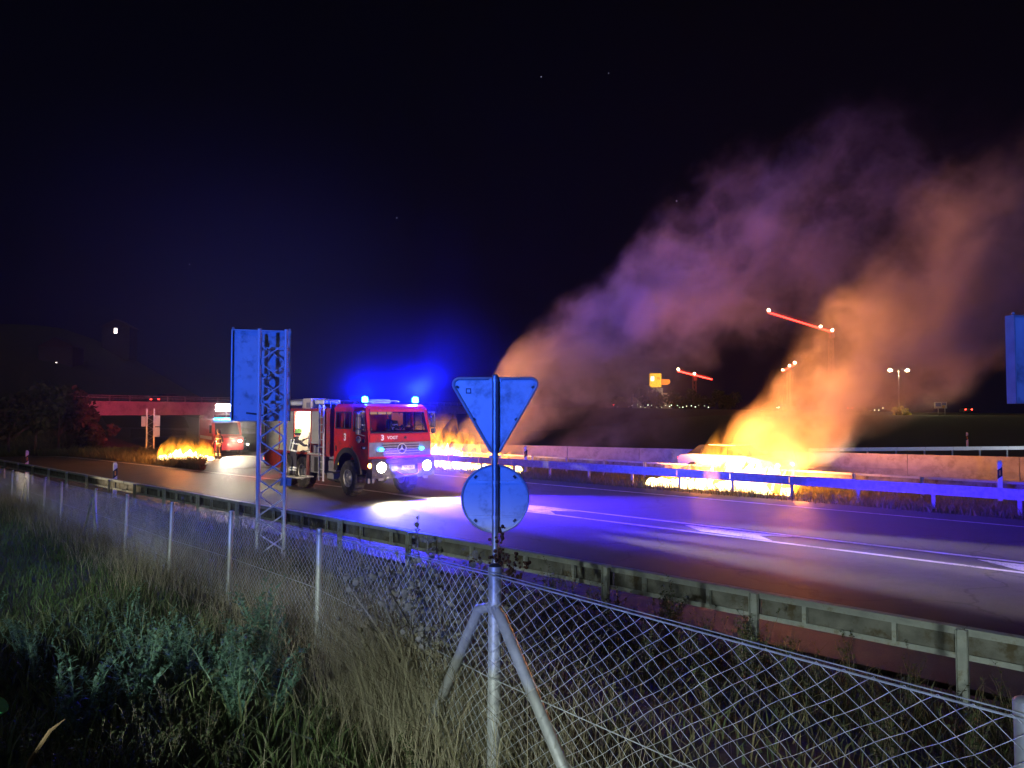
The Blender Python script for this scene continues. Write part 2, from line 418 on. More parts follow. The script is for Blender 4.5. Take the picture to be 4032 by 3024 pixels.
# ---------------------------------------------------------------- haze over the whole site
hz = MB(); hz.box((0, 130, 26), (640, 520, 60)); ho = hz.obj('haze', [], kind='stuff')
hm = bpy.data.materials.new('haze air'); hm.use_nodes = True; hn = hm.node_tree
hn.nodes.remove(hn.nodes['Principled BSDF']); pv = hn.nodes.new('ShaderNodeVolumePrincipled')
pv.inputs['Color'].default_value = (.85, .87, .9, 1); pv.inputs['Density'].default_value = .00018; pv.inputs['Anisotropy'].default_value = .55
hn.links.new(pv.outputs[0], hn.nodes['Material Output'].inputs['Volume']); ho.data.materials.append(hm)

# ---------------------------------------------------------------- guard rails
rail_shade = mat('grimy shaded rail plate', (.24, .24, .21), .65, .2, .5, 4, .3, 40, dirt=((.09, .07, .035), 5))  # grimy plate, darkened further to put recess shade into its colour
rail_lip = mat('lit rail edge steel', (.50, .53, .50), .5, .3, .35, 6, dirt=((.26, .24, .16), 6))  # lips, posts and stiffeners kept lighter, as if catching the light
def beam_mesh(L, front=False):
    mb = MB(); h0, h1 = .44, .75
    # channel seen from the back: plate towards +y, lips towards -y
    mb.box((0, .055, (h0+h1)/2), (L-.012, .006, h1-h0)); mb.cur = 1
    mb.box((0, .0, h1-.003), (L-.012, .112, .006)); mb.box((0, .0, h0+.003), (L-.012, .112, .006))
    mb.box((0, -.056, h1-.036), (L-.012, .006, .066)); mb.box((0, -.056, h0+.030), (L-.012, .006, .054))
    if front:
        for bx in (-.62, -.30, .42, .78):
            for bz in (.57, .63): mb.cyl((bx, .058, bz), (bx, .066, bz), .016, n=6)
        mb.cur = 0; mb.box((L/2-.09, .0595, .595), (.012, .003, .24)); mb.box((L/2-.17, .0595, .595), (.010, .003, .2))
    return mb
POSTM = MB(); POSTM.box((0, 0, 0), (.10, .006, 1)); POSTM.box((-.05, -.025, 0), (.006, .055, 1)); POSTM.box((.05, -.025, 0), (.006, .055, 1)); POSTM.box((0, 0, .497), (.1, .04, .006))
def guard_rail(label, nfun, s0, s1, step, face, mname, group='guard rails along the road', phase=0, post_side=-1, zf=None):
    root = thing('guard_rail', label, 'guard rail', (*nt(nfun(s0), s0), 0), 0, group)
    inv_root = Vector(root.location)
    bm = beam_mesh(step, front=face > 0).mesh('beam', mname if isinstance(mname, list) else [mname, mname])
    if isinstance(mname, list): lipm = mname[1]
    else: lipm = mname
    pm = POSTM.mesh('post', lipm)
    sm_ = MB(); sm_.box((0, -.03, .595), (.045, .055, .29)); smm = sm_.mesh('stiffener', lipm)
    t = s0
    while t < s1:
        a = Vector((*nt(nfun(t), t), 0)); b = Vector((*nt(nfun(t+step), t+step), 0))
        a.z = far_drop(a.x, a.y) if zf is None else zf(a.x, a.y); b.z = far_drop(b.x, b.y) if zf is None else zf(b.x, b.y)
        d = b-a; ang = math.atan2(d.y, d.x) + (math.pi if face < 0 else 0)
        # local +y must look to the road side
        c = (a+b)/2 - inv_root
        o = link('beam', bm, root, c, ang); o.rotation_euler = (0, 0, ang)
        for q in (-.24, .2):
            if math.hypot(*(a+b).xy)/2 < 26 and face < 0: link('stiffener', smm, o, (q*step, 0, 0), 0)
        p = link('post', pm, root, a - inv_root, ang); o2 = Matrix.Rotation(ang, 4, 'Z') @ Vector((0, -.115, 0))
        p.location = (a.x-inv_root.x+o2.x, a.y-inv_root.y+o2.y, a.z+.36); p.scale = (1, 1, .78)
        t += step
    return root
# +t direction has its left side towards -n, so face<0 puts the plate towards +n
guard_rail('weathered guard rail beyond the wire fence, its framed back turned to the camera', lambda t: 8.72-.9*sm(45, 75, t)-6.5*sm(60, 170, t), -11, 98, 2.2, -1, [rail_shade, rail_lip], phase=0)
guard_rail('smooth guard rail along the far edge of the ramp, right before the two big fires', lambda t: 25.3+.02*max(0, t-36)*sm(36, 50, t), -19.2, 46, 2.2, 1, galv)
guard_rail('second guard rail behind the fires, its framed back glowing orange', lambda t: 27.9, -18.2, 44, 2.2, -1, [rail_shade, rail_lip])

# thin rail on the far side of the motorway
root = thing('guard_rail', 'thin pale guard rail shining white far behind the concrete barrier at right', 'guard rail', (18, 46.6, 0))
for i in range(14):
    a = Vector((i*1.95*.986, i*1.95*.166, 0))
    q = MB(); q.box((.96, .15, .62), (1.93, .01, .22), (0, 0, .167)); q.box((.96, .12, .62), (1.93, .05, .05), (0, 0, .167)); q.obj('beam', white, root).location = a
    q = MB(); q.box((0, .12, .36), (.09, .06, .72)); q.obj('post', galv, root).location = a

# ---------------------------------------------------------------- concrete barrier behind the motorway
root = thing('concrete_barrier', 'long pale concrete barrier wall behind the motorway and the fires', 'concrete barrier', (-.56, 44.5, 0))
dv = Vector((21.96, -12.3, 0)); dv.normalize(); ang = math.atan2(dv.y, dv.x)
prof = [(-.34, -.12), (-.34, .08), (-.13, .38), (-.09, 1.02), (.09, 1.02), (.13, .38), (.34, .08), (.34, -.12)]
seg = MB(); seg.prism(prof, -2.07, 2.07, 'x')
segm = seg.mesh('barrier_segment', conc)
for i in range(-4, 13):
    o = link('barrier_segment', segm, root, dv*(i*4.16+2.1), ang); o.location.z = random.uniform(-.006, .006); o.rotation_euler.z += random.uniform(-.002, .002)

# ---------------------------------------------------------------- motorway bridge with red light on it
B0 = Vector((-43.8, 85, 0)); bd = Vector((31.6, 64, 0)).normalized(); bang = math.atan2(bd.y, bd.x)
girder = mat('bridge girder concrete', (.52, .44, .42), .8, 0, .25, 1.2, .3, 6, dirt=((.30, .26, .24), .8))
root = thing('motorway_bridge', 'long flat motorway bridge glowing red behind the fire truck', 'bridge', B0, bang)
L0, L1 = -3.5, 135
mb = MB(); mb.box(((L0+L1)/2, 4.2, 2.54+.85), (L1-L0, 8.4, .5)); mb.obj('deck', girder, root)
mb = MB(); mb.box(((L0+L1)/2, -.03, 2.54+.78), (L1-L0, .36, 1.56)); mb.box(((L0+L1)/2, -.30, 4.04), (L1-L0, .5, .14)); mb.obj('girder', girder, root)
mb = MB(); mb.box(((L0+L1)/2, 8.3, 2.54+.75), (L1-L0, .36, 1.5)); mb.obj('girder', girder, root)
rp = MB(); rp.box((0, 0, .36), (.10, .12, .72)); rpm = rp.mesh('railing_post', galv_d)
for y in (-.36, 8.4):
    for z, r in ((4.72, .045), (4.45, .03)):
        mb = MB(); mb.box(((L0+L1)/2, y, z), (L1-L0, r*2, r*2)); mb.obj('handrail', galv_d, root)
for i in range(0, 55):
    link('railing_post', rpm, root, (L0+i*2.5, -.36, 4.04))
pm = MB()
for y in (1.6, 6.4):
    for sx in (18.4, 66, 118):
        q = MB(); q.box((sx, y, .35), (1.7, 1.5, 4.4), bev=.25)
        for k in (-.5, 0, .5): q.box((sx+k, y-.76, .35), (.12, .06, 4.3))
        q.obj('pier', girder, root)
mb = MB(); mb.box((L0+.6, 4.3, 1.4), (2.0, 7.4, 2.2)); mb.obj('abutment', girder, root)

# ---------------------------------------------------------------- smoke
def smoke(base, dirv, L, r0, k, D0, seed, bend=0.0, col=(.80, .77, .78), fade=(.0, .06, .55, 1.0), bil=1.0, sr=1.0):
    d = Vector(dirv).normalized(); q = d.to_track_quat('Z', 'Y')
    mb = MB(); n = 18; prof = []
    for i in range(13):
        s = L*i/12; prof.append((( r0+k*s)*1.18, s))
    def mod(j, i): return 1+.07*math.sin(j*1.9+i*2.3+seed)
    vs = []
    mb.lathe(prof, n, 'z', mod=mod)
    m13 = len(prof)
    mb.f.append(tuple(j*m13 for j in range(n))[::-1]); mb.m.append(0); mb.f.append(tuple(j*m13+m13-1 for j in range(n))); mb.m.append(0)
    mb.v = [(x, y-bend*z*z, z) for x, y, z in mb.v]
    m = bpy.data.materials.new('smoke'); m.use_nodes = True; N = NT(m)
    N.n.remove(N.n['Principled BSDF'])
    tc = N.new('ShaderNodeTexCoord').outputs['Object']
    off = N.vm('ADD', tc, (seed*13.1, seed*7.7, seed*3.3))
    sx = N.new('ShaderNodeSeparateXYZ'); N.l.new(tc, sx.inputs[0])
    z = sx.outputs[2]
    Rz = N.m('MULTIPLY_ADD', z, k, r0)
    # swirl the sampling position with a slow noise, then measure the distance from the axis
    w1 = N.noise(off, .16, 2, .5); wv = N.vm('SUBTRACT', w1.outputs['Color'], (.5, .5, .5))
    amp = N.m('MULTIPLY', Rz, 1.15*bil)
    pw = N.vm('ADD', tc, N.vm('SCALE', wv, scale=amp))
    w2 = N.noise(off, .42, 3, .6); wv2 = N.vm('SUBTRACT', w2.outputs['Color'], (.5, .5, .5))
    pw = N.vm('ADD', pw, N.vm('SCALE', wv2, scale=N.m('MULTIPLY', Rz, .75*bil)))
    s2 = N.new('ShaderNodeSeparateXYZ'); N.l.new(pw, s2.inputs[0])
    xx = N.m('ADD', s2.outputs[1], N.m('MULTIPLY', N.m('MULTIPLY', z, z), bend))
    rr = N.m('SQRT', N.m('ADD', N.m('MULTIPLY', xx, xx), N.m('MULTIPLY', s2.outputs[0], s2.outputs[0])))
    rn = N.m('DIVIDE', rr, Rz)
    body = N.m('SUBTRACT', 1.0, N.ss(rn, .36, .98))
    st = N.vm('MULTIPLY', pw, (1, 1, .6))
    fb = N.noise(N.vm('ADD', st, (seed*3.7, 0, 0)), .33, 5, .62)
    lump = N.ss(fb.outputs[0], .42, .62)
    den = N.m('MULTIPLY', body, N.m('MULTIPLY_ADD', lump, 1.0, .07))
    zn = N.m('DIVIDE', z, L)
    den = N.m('MULTIPLY', den, N.m('MULTIPLY', N.ss(zn, fade[0], fade[1]), N.m('SUBTRACT', 1.0, N.ss(zn, fade[2], fade[3]))))
    den = N.m('MULTIPLY', den, N.m('DIVIDE', D0, Rz))
    v = N.new('ShaderNodeVolumePrincipled'); v.inputs['Color'].default_value = (*col, 1)
    v.inputs['Anisotropy'].default_value = .15; N.l.new(den, v.inputs['Density'])
    N.l.new(v.outputs[0], N.n['Material Output'].inputs['Volume'])
    try: m.cycles.volume_step_rate = sr
    except Exception: pass
    o = mb.obj('smoke_plume', m, kind='stuff'); o.location = base; o.rotation_mode = 'QUATERNION'; o.rotation_quaternion = q
    return o
SM1 = smoke((8.0, 28.3, .3), (17.8, 8.0, 13.6), 34, 1.2, .23, 5.0, 1.0, bend=.0058, fade=(.02, .20, .14, .95))
SM2 = smoke((-2.6, 40.6, .3), (21.2, 9.0, 19.5), 50, 1.2, .235, 3.4, 2.7, bend=.0062, fade=(.0, .08, .08, .85))
SM3 = smoke((1.5, 38.2, .2), (6.0, 2.6, 2.4), 11, .9, .17, .55, 4.1, fade=(.0, .2, .4, 1.0))

def halo_mist(loc, sc, D, tint=(.16, .26, .92)):  # added volume; the blue tint puts beacon glow into the smoke colour
    """smoke added to give the lamps a halo: an ellipsoid whose density fades to nothing at its surface"""
    mb = MB(); mb.sphere((0, 0, 0), 1, 20, 12); m = bpy.data.materials.new('thin smoke'); m.use_nodes = True; N = NT(m); N.n.remove(N.n['Principled BSDF'])
    tc = N.new('ShaderNodeTexCoord').outputs['Object']; l = N.vm('LENGTH', tc); no = N.noise(tc, 1.6, 3)
    v = N.new('ShaderNodeVolumePrincipled'); v.inputs['Color'].default_value = (*tint, 1); v.inputs['Anisotropy'].default_value = .3
    f = N.m('SUBTRACT', 1.0, N.ss(l, .15, 1.0)); N.l.new(N.m('MULTIPLY', N.m('MULTIPLY', f, N.m('MULTIPLY_ADD', no.outputs[0], 1.0, .5)), D), v.inputs['Density'])
    N.l.new(v.outputs[0], N.n['Material Output'].inputs['Volume'])
    o = mb.obj('thin_smoke', m, kind='stuff'); o.location = loc; o.scale = sc; return o
halo_mist((-4.6, 28.6, 4.0), (6.5, 6, 4.2), .0055)
halo_mist((-15, 34, 8.5), (15, 9, 10), .009)
halo_mist((-3.3, 25.8, 1.2), (2.6, 2.6, 1.2), .006, (.8, .8, .8))
halo_mist((-19.5, 51.5, 1.9), (4.2, 4.5, 2.2), .022, (.8, .8, .8))
for bx_, by_ in ((-5.0, 26.2), (-3.4, 27.5)): halo_mist((bx_, by_, 3.75), (1.7, 1.7, 1.3), .022)  # puffs added for a halo round each beacon
# ---------------------------------------------------------------- fires
def flame_core(name, col, st): return glow(name, col, st)
core_m = glow('white hot flame', (1.0, .72, .30), 9.0)
tip_m = glow('yellow flame', (1.0, .40, .06), 4.0)
def flame_vol(name, col, st, hmax):
    m = bpy.data.materials.new(name); m.use_nodes = True; N = NT(m); N.n.remove(N.n['Principled BSDF'])
    tc = N.new('ShaderNodeTexCoord').outputs['Object']
    sp = N.new('ShaderNodeSeparateXYZ'); N.l.new(tc, sp.inputs[0])
    st_ = N.vm('MULTIPLY', tc, (1, 1, .5)); w = N.noise(st_, 1.1, 2); wv = N.vm('SCALE', N.vm('SUBTRACT', w.outputs['Color'], (.5, .5, .5)), scale=.9)
    no = N.noise(N.vm('ADD', st_, wv), 1.9, 4, .6)
    a = N.ss(no.outputs[0], .40, .66)
    top = N.m('SUBTRACT', 1.0, N.ss(sp.outputs[2], hmax*.15, hmax*1.45)); top = N.m('MULTIPLY', top, top)
    e = N.new('ShaderNodeEmission'); e.inputs[0].default_value = (*col, 1)
    N.l.new(N.m('MULTIPLY', N.m('MULTIPLY', a, top), st), e.inputs[1]); N.l.new(e.outputs[0], N.n['Material Output'].inputs['Volume'])
    try: m.cycles.volume_step_rate = .5
    except Exception: pass
    return m
def tongue(mb, x, y, z, h, r, lean, seed, n=7):
    rs = random.Random(seed); pts = []; rad = []
    ph = rs.uniform(0, 6)
    for i in range(7):
        u = i/6
        pts.append((x+lean[0]*h*u*u+.10*h*math.sin(ph+u*5)*u, y+lean[1]*h*u*u+.08*h*math.cos(ph*1.3+u*4)*u, z+h*u))
        rad.append(r*(.55+.9*u)*(1-u)**.8*1.25+.004)
    mb.tube(pts, rad, n)
def fire(label, pts, hmax, rad, cnt, lamps, seed, lean=(.28, .18), gas=12.0, hump=None):
    """pts: polyline of the burning strip (world x,y); lamps: (x,y,z,power)"""
    rs = random.Random(seed); c = pts[len(pts)//2]
    root = thing('roadside_fire', label, 'fire', (c[0], c[1], gz(*c)), 0, 'roadside fires'); L = root.location
    P = [Vector((p[0]-L.x, p[1]-L.y, 0)) for p in pts]
    def at(u):
        u *= len(P)-1; i = min(int(u), len(P)-2); return P[i].lerp(P[i+1], u-i)
    bed = MB()
    for i in range(cnt*3):                                   # burning litter along the ground
        p = at(min(.999, max(0, (rs.randrange(cnt//4)+.5)/(cnt//4)+rs.gauss(0, .035)))); a = rs.uniform(0, 6.3); q = rs.random()**.5*rad*rs.choice((.4, .8, 1.2))
        bed.sphere((p.x+math.cos(a)*q, p.y+math.sin(a)*q*.7, .04+rs.uniform(0, .10)), rs.uniform(.05, .20), 7, 5, (1.3, 1.2, rs.uniform(.6, 1.5)))
    bed.obj('ember_bed', core_m, root, smooth=True, kind='stuff')
    for i in range(cnt):
        u = (i+rs.uniform(.1, .9))/cnt; p = at(u); q = (hump(u) if hump else math.sin(math.pi*min(1, max(0, u)))**.6)
        h = hmax*(.16+.44*q)*rs.uniform(.25, .95); fm = MB()
        tongue(fm, p.x+rs.uniform(-.4, .4)*rad, p.y+rs.uniform(-.4, .4)*rad, .02, h, (.07+.10*q)*rs.uniform(.8, 1.5), lean, seed*100+i)
        fm.obj('flame', core_m if rs.random() < .6 else tip_m, root, smooth=True)
    g = MB(); k = 11
    for i in range(k):
        u = (i+.5)/k; p = at(u); q = (hump(u) if hump else math.sin(math.pi*u)**.6)*rs.uniform(.75, 1.2); H = hmax*(.35+1.15*q)
        g.tube([(p.x+lean[0]*.55*v*v*H+.12*math.sin(i*2.1+v*4), p.y+lean[1]*.55*v*v*H, -.02+v*H) for v in (0, .12, .3, .5, .7, .88, 1)], [max(.03, (.30+.55*q)*w) for w in (.7, .95, 1, .85, .6, .3, .05)], 12)
    g.obj('flame_gas', flame_vol('flame gas', (1.0, .33, .025), gas, hmax), root)
    for (x, y, z, pw) in lamps:
        p0 = (x-L.x, y-L.y, z)
        if pw > 5000: lamp('fire_light', 'SPOT', p0, pw, (1.0, .30, .03), root, radius=.45, target=(p0[0]+3.0, p0[1]+1.2, z+2.8), cone=112, blend=.7)
        else: lamp('fire_light', 'POINT', p0, pw, (1.0, .27, .035), root, radius=.45)
    return root
fire('largest grass fire burning between the two guard rails at right', [nt(25.9, 17.2), nt(26.0, 15.3), nt(26.2, 13.6), nt(26.0, 12.2)], 1.9, .5, 70,
     [(*nt(26.2, 18.4), 1.2, 25000), (*nt(25.9, 15.0), 1.2, 7000), (*nt(26.6, 15.5), .8, 900), (*nt(27.2, 12.3), .9, 2000)], 3,
     hump=lambda u: .12+.95*sm(.12, .55, u)*(1-.55*sm(.9, 1, u)))
fire('grass fire behind the guard rail, close to the right side of the fire truck', [nt(26.0, 33.5), nt(26.3, 31), nt(26.4, 28.5), nt(26.2, 25.5)], 2.3, .6, 50,
     [(*nt(25.9, 34.6), 1.6, 11000), (*nt(26.4, 29), .9, 1200)], 5, hump=lambda u: 1-.9*sm(.25, .85, u))
fire('small yellow fire on the grass verge beside the parked fire van', [(-20.9, 46.2), (-19.7, 46.0), (-18.3, 46.6)], 1.25, .5, 40,
     [(-19.7, 46.1, .9, 2500)], 8, lean=(.1, .05), gas=11.0)
# ================================================================ FIRE TRUCK (x forward, y left, z up; front axle at x=0)
def text_mesh(txt, size, m, name, ext=.003, bold=0.0):
    c = bpy.data.curves.new('lettering', 'FONT'); c.body = txt; c.size = size; c.extrude = ext; c.offset = bold
    c.align_x = 'CENTER'; c.align_y = 'CENTER'; c.resolution_u = 3
    o = bpy.data.objects.new('lettering', c); COL.objects.link(o)
    dg = bpy.context.evaluated_depsgraph_get(); me = bpy.data.meshes.new_from_object(o.evaluated_get(dg))
    bpy.data.objects.remove(o); me.materials.clear(); me.materials.append(m); me.name = name
    return me
def put_text(txt, size, m, parent, loc, rot, name='lettering', bold=0.0):
    o = link(name, text_mesh(txt, size, m, name, bold=bold), parent, loc); o.rotation_euler = rot; return o
TX, TY = -4.72, 27.45
th = math.atan2(-.766, .643)
truck = thing('fire_truck', 'red three-axle fire truck with blue lights on and headlights blazing on the road', 'fire truck', (TX, TY, 0), th)
T = truck
HW = 1.24
# chassis
mb = MB()
for s in (-1, 1): mb.box((-2.7, s*.42, .92), (7.9, .12, .26))
mb.box((0, 0, .62), (.2, 1.7, .18)); mb.box((-3.65, 0, .62), (.2, 1.7, .18)); mb.box((-5.05, 0, .62), (.2, 1.7, .18))
mb.sphere((0, .1, .62), .24, 10, 8); mb.sphere((-3.65, 0, .62), .26, 10, 8); mb.sphere((-5.05, 0, .62), .26, 10, 8)
mb.cyl((-.2, 0, .75), (-3.5, 0, .75), .07); mb.box((-1.6, .75, .72), (1.1, .5, .5), bev=.08); mb.obj('chassis', dkgrey, T)
# cab: lower body with wheel arch, as one profile
def arc(cx, cz, r, a0, a1, n): return [(cx+r*math.cos(R(a0+(a1-a0)*i/n)), cz+r*math.sin(R(a0+(a1-a0)*i/n))) for i in range(n+1)]
low = [(1.36, .98), (1.42, 1.42), (1.40, 1.95), (1.34, 2.20), (-1.05, 2.20), (-1.05, 1.02)] + [(-.88, .98)] + arc(0, .72, .86, 162, 18, 14)
mb = MB(); mb.prism(low, -HW, HW, 'y'); mb.obj('cab_body', red, T)
mb = MB()
for s in (-1, 1):
    ring = arc(0, .70, .98, 170, 6, 18) + arc(0, .70, .80, 6, 170, 18)
    mb.prism(ring, s*(HW+.055), s*(HW-.42), 'y')
mb.obj('wheel_arch', black, T)
# roof
rf = [(1.18, 2.98), (1.12, 3.10), (.95, 3.17), (-.95, 3.19), (-1.04, 3.14), (-1.05, 2.98)]
mb = MB(); mb.prism(rf, -HW+.10, HW-.10, 'y')
for s in (-1, 1):
    k = len(rf); vs = [(x, s*(HW-.10), z) for x, z in rf] + [(x, s*(HW-.012), 2.98+(z-2.98)*.45) for x, z in rf]
    mb.add(vs, [(i, (i+1) % k, k+(i+1) % k, k+i) for i in range(k)] + [tuple(range(k, 2*k))])
mb.obj('cab_roof', red, T)
# pillars and rear wall
def bar4(mb, a, b, w, d):    # bar between two points, w along x, d along y
    (x0, y0, z0), (x1, y1, z1) = a, b
    vs = [(x0+sx*w/2, y0+sy*d/2, z0) for sx, sy in ((-1, -1), (1, -1), (1, 1), (-1, 1))] + [(x1+sx*w/2, y1+sy*d/2, z1) for sx, sy in ((-1, -1), (1, -1), (1, 1), (-1, 1))]
    mb.add(vs, [(0, 1, 2, 3), (4, 5, 6, 7), (0, 1, 5, 4), (1, 2, 6, 5), (2, 3, 7, 6), (3, 0, 4, 7)])
mb = MB()
for s in (-1, 1):
    bar4(mb, (1.30, s*(HW-.06), 2.20), (1.10, s*(HW-.085), 2.985), .13, .12)
    bar4(mb, (.26, s*(HW-.04), 2.20), (.26, s*(HW-.07), 2.985), .14, .07)
    bar4(mb, (-1.0, s*(HW-.04), 2.20), (-1.0, s*(HW-.07), 2.985), .12, .07)
mb.box((-1.03, 0, 2.59), (.05, 2.3, .80)); mb.box((1.20, 0, 2.955), (.10, 2.2, .09)); mb.obj('cab_pillars', red, T)
# rear cab panel joints and door
for s in (-1,):
    mb = MB(); y = s*(HW+.004)
    dp = [(.20, 1.72), (.20, 2.195), (1.17, 2.195), (1.24, 1.95), (1.24, 1.40), (1.0, 1.18), (.86, 1.46), (.52, 1.70)]
    mb.prism(dp, y, y-s*.02, 'y'); d = mb.obj('cab_door', red, T)
    mb = MB(); mb.box((.32, s*(HW+.022), 1.62), (.06, .03, .20), bev=.008); mb.obj('handle', black, d)
    mb = MB(); mb.prism([(-.95, 1.05), (-.95, 2.195), (.10, 2.195), (.10, 1.80), (-.46, 1.62), (-.80, 1.2)], y+.001*s, y-s*.02, 'y'); d = mb.obj('crew_door', red, T)
    mb = MB(); mb.box((-.86, s*(HW+.022), 1.62), (.07, .03, .20), bev=.008); mb.obj('handle', black, d)
# side windows
for s in (-1, 1):
    y = s*(HW-.05)
    for (x0, x1, z0, z1, sl) in ((-.92, .13, 2.33, 2.90, 0), (.37, 1.15, 2.12 if False else 2.25, 2.92, .15)):
        mb = MB(); mb.add([(x0, y, z0), (x1, y, z0), (x1-sl, y*.985, z1), (x0, y*.985, z1)], [(0, 1, 2, 3)])
        w = mb.obj('side_window', glass, T, fix=False)
        mb = MB(); yy = s*(HW+.003); mb.tube([(x0, yy, z0), (x1, yy, z0), (x1-sl, yy*.985, z1), (x0, yy*.985, z1)], .022, 4, closed=True)
        xm = x0+(x1-x0)*(.62 if sl == 0 else .68); mb.tube([(xm, yy, z0), (xm, yy*.985, z1)], .018, 4); mb.obj('window_frame', black, w)
    mb = MB()   # panel between the windows
    mb.prism([(-.98, 2.20), (-.98, 2.99), (1.05, 2.99), (1.17, 2.20)], 0, 0, 'y') if False else None
    pl = [(-.98, 2.195), (1.24, 2.195), (1.24, 2.25), (-.98, 2.25)]
    mb.prism(pl, s*HW, s*(HW-.03), 'y')
    mb.prism([(-.98, 2.25), (.20, 2.25), (.20, 2.33), (-.98, 2.33)], s*HW, s*(HW-.03), 'y')
    mb.prism([(-.98, 2.90), (.20, 2.90), (.20, 2.99), (-.98, 2.99)], s*(HW-.02), s*(HW-.05), 'y')
    mb.obj('side_panel', red, T)
# windscreen
wz0, wz1 = 2.205, 2.93
mb = MB(); mb.add([(1.325, -1.10, wz0), (1.325, 1.10, wz0), (1.13, 1.05, wz1), (1.13, -1.05, wz1)], [(0, 1, 2, 3)]); ws = mb.obj('windscreen', glass, T, fix=False)
mb = MB(); mb.tube([(1.36, -1.13, wz0), (1.375, 0, wz0-.01), (1.36, 1.13, wz0), (1.155, 1.07, wz1), (1.165, 0, wz1+.01), (1.155, -1.07, wz1)], .032, 6, closed=True); mb.obj('window_seal', black, ws)
mb = MB()
for y in (-.55, .35): mb.tube([(1.385, y, wz0+.01), (1.33, y+.32, wz0+.22), (1.30, y+.62, wz0+.30)], .012, 5)
mb.obj('wiper', black, ws)
# cab interior
mb = MB(); mb.box((1.05, 0, 2.16), (.42, 2.1, .16), bev=.05); mb.tube([(.86+.20*math.sin(a)*.35, .62+.22*math.cos(a), 2.28+.2*math.sin(a)) for a in [i*math.pi/8 for i in range(16)]], .018, 6, closed=True); mb.obj('dashboard', black, T)
for y in (-.7, .62):
    mb = MB(); mb.box((.05, y, 2.0), (.5, .5, .14), bev=.05); mb.box((-.20, y, 2.34), (.14, .48, .62), bev=.06); mb.box((-.22, y, 2.74), (.1, .26, .16), bev=.04); mb.obj('seat', dkgrey, T)
hiv = mat('orange vest cloth', (.75, .20, .03), .8, 0, .2, 10)
lampwarm = glow('cab ceiling light', (1.0, .50, .20), .75)
mb = MB(); mb.box((.55, -.42, 2.885), (.10, 1.18, .13), bev=.02); sv = mb.obj('ceiling_light', lampwarm, T)
mb = MB()
for i in range(3): mb.box((.605, -.80+.36*i, 2.885), (.012, .03, .135))
mb.obj('divider', dkgrey, sv)
mb = MB()
mb.add([(.62, .10, 2.88), (.62, .36, 2.88), (.60, .43, 2.60), (.60, .12, 2.62), (.66, .10, 2.88), (.66, .36, 2.88), (.64, .43, 2.60), (.64, .12, 2.62)], [(0, 1, 2, 3), (4, 5, 6, 7), (0, 1, 5, 4), (1, 2, 6, 5), (2, 3, 7, 6), (3, 0, 4, 7)])
mb.box((.60, .42, 2.62), (.04, .09, .42), (.22, 0, 0)); mb.box((.35, .66, 2.66), (.05, .14, .42)); mb.obj('hanging_vest', hiv, T)
# front: red band lettering, grille, emblem
mb = MB(); mb.box((1.405, 0, 2.02), (.03, 2.40, .26), (0, -.06, 0), bev=.012); mb.obj('front_panel', red, T)
FX = 1.43
put_text('3', .25, wtext, T, (FX+.002, -.72, 2.03), (R(90), 0, R(90)), bold=.010)
put_text('VOGT', .15, wtext, T, (FX+.002, -.33, 2.03), (R(90), 0, R(90)), bold=.003)
mb = MB(); mb.cyl((FX-.01, .18, 2.03), (FX+.012, .18, 2.03), .045, n=14); mb.obj('front_badge', black, T)
mb = MB(); mb.box((1.40, 0, 1.645), (.06, 2.44, .47)); gp = mb.obj('grille_panel', mat('blue grey grille paint', (.20, .20, .23), .45, .2, .3, 6), T)
mb = MB(); mb.box((1.425, 0, 1.645), (.02, 1.46, .40)); mb.obj('grille_recess', black, T)
sl = MB(); sl.box((0, 0, 0), (.05, 1.5, .058), bev=.012); slm = sl.mesh('grille_slat', rim_m)
for i in range(5): link('grille_slat', slm, T, (1.452, 0, 1.485+i*.087))
mb = MB(); ey, ez = 0, 1.66
mb.tube([(1.50, ey+.165*math.cos(a), ez+.165*math.sin(a)) for a in [i*math.pi/12 for i in range(24)]], .016, 6, closed=True)
for a in (90, 210, 330):
    dx, dz = math.cos(R(a)), math.sin(R(a)); nx, nz = -dz, dx
    mb.add([(1.50, ey+dx*.16, ez+dz*.16), (1.49, ey+nx*.032, ez+nz*.032), (1.52, ey, ez), (1.49, ey-nx*.032, ez-nz*.032)], [(0, 1, 2), (0, 2, 3)])
em = mb.obj('emblem', mat('silver emblem', (.8, .8, .8), .35, .2, .05, 5), T, fix=False)
mb = MB(); mb.cyl((1.478, ey, ez), (1.484, ey, ez), .158, n=24); mb.obj('emblem_back', black, em)
mb = MB(); mb.box((1.40, 0, 1.375), (.09, 2.46, .065), bev=.015); mb.obj('front_strip', red, T)
# grille flashers
blue_m = glow('blue flasher lens', (.02, .35, 1.0), 26); blue_top = glow('blue beacon lens', (.03, .42, 1.0), 60)
for y in (-.80, .80):
    mb = MB(); mb.box((1.475, y, 1.565), (.10, .30, .025)); br = mb.obj('flasher_bracket', rim_m, T)
    mb = MB(); mb.sphere((1.50, y, 1.645), .075, 12, 8, (.6, 1.25, .8)); mb.obj('blue_flasher', blue_m, T, smooth=True)
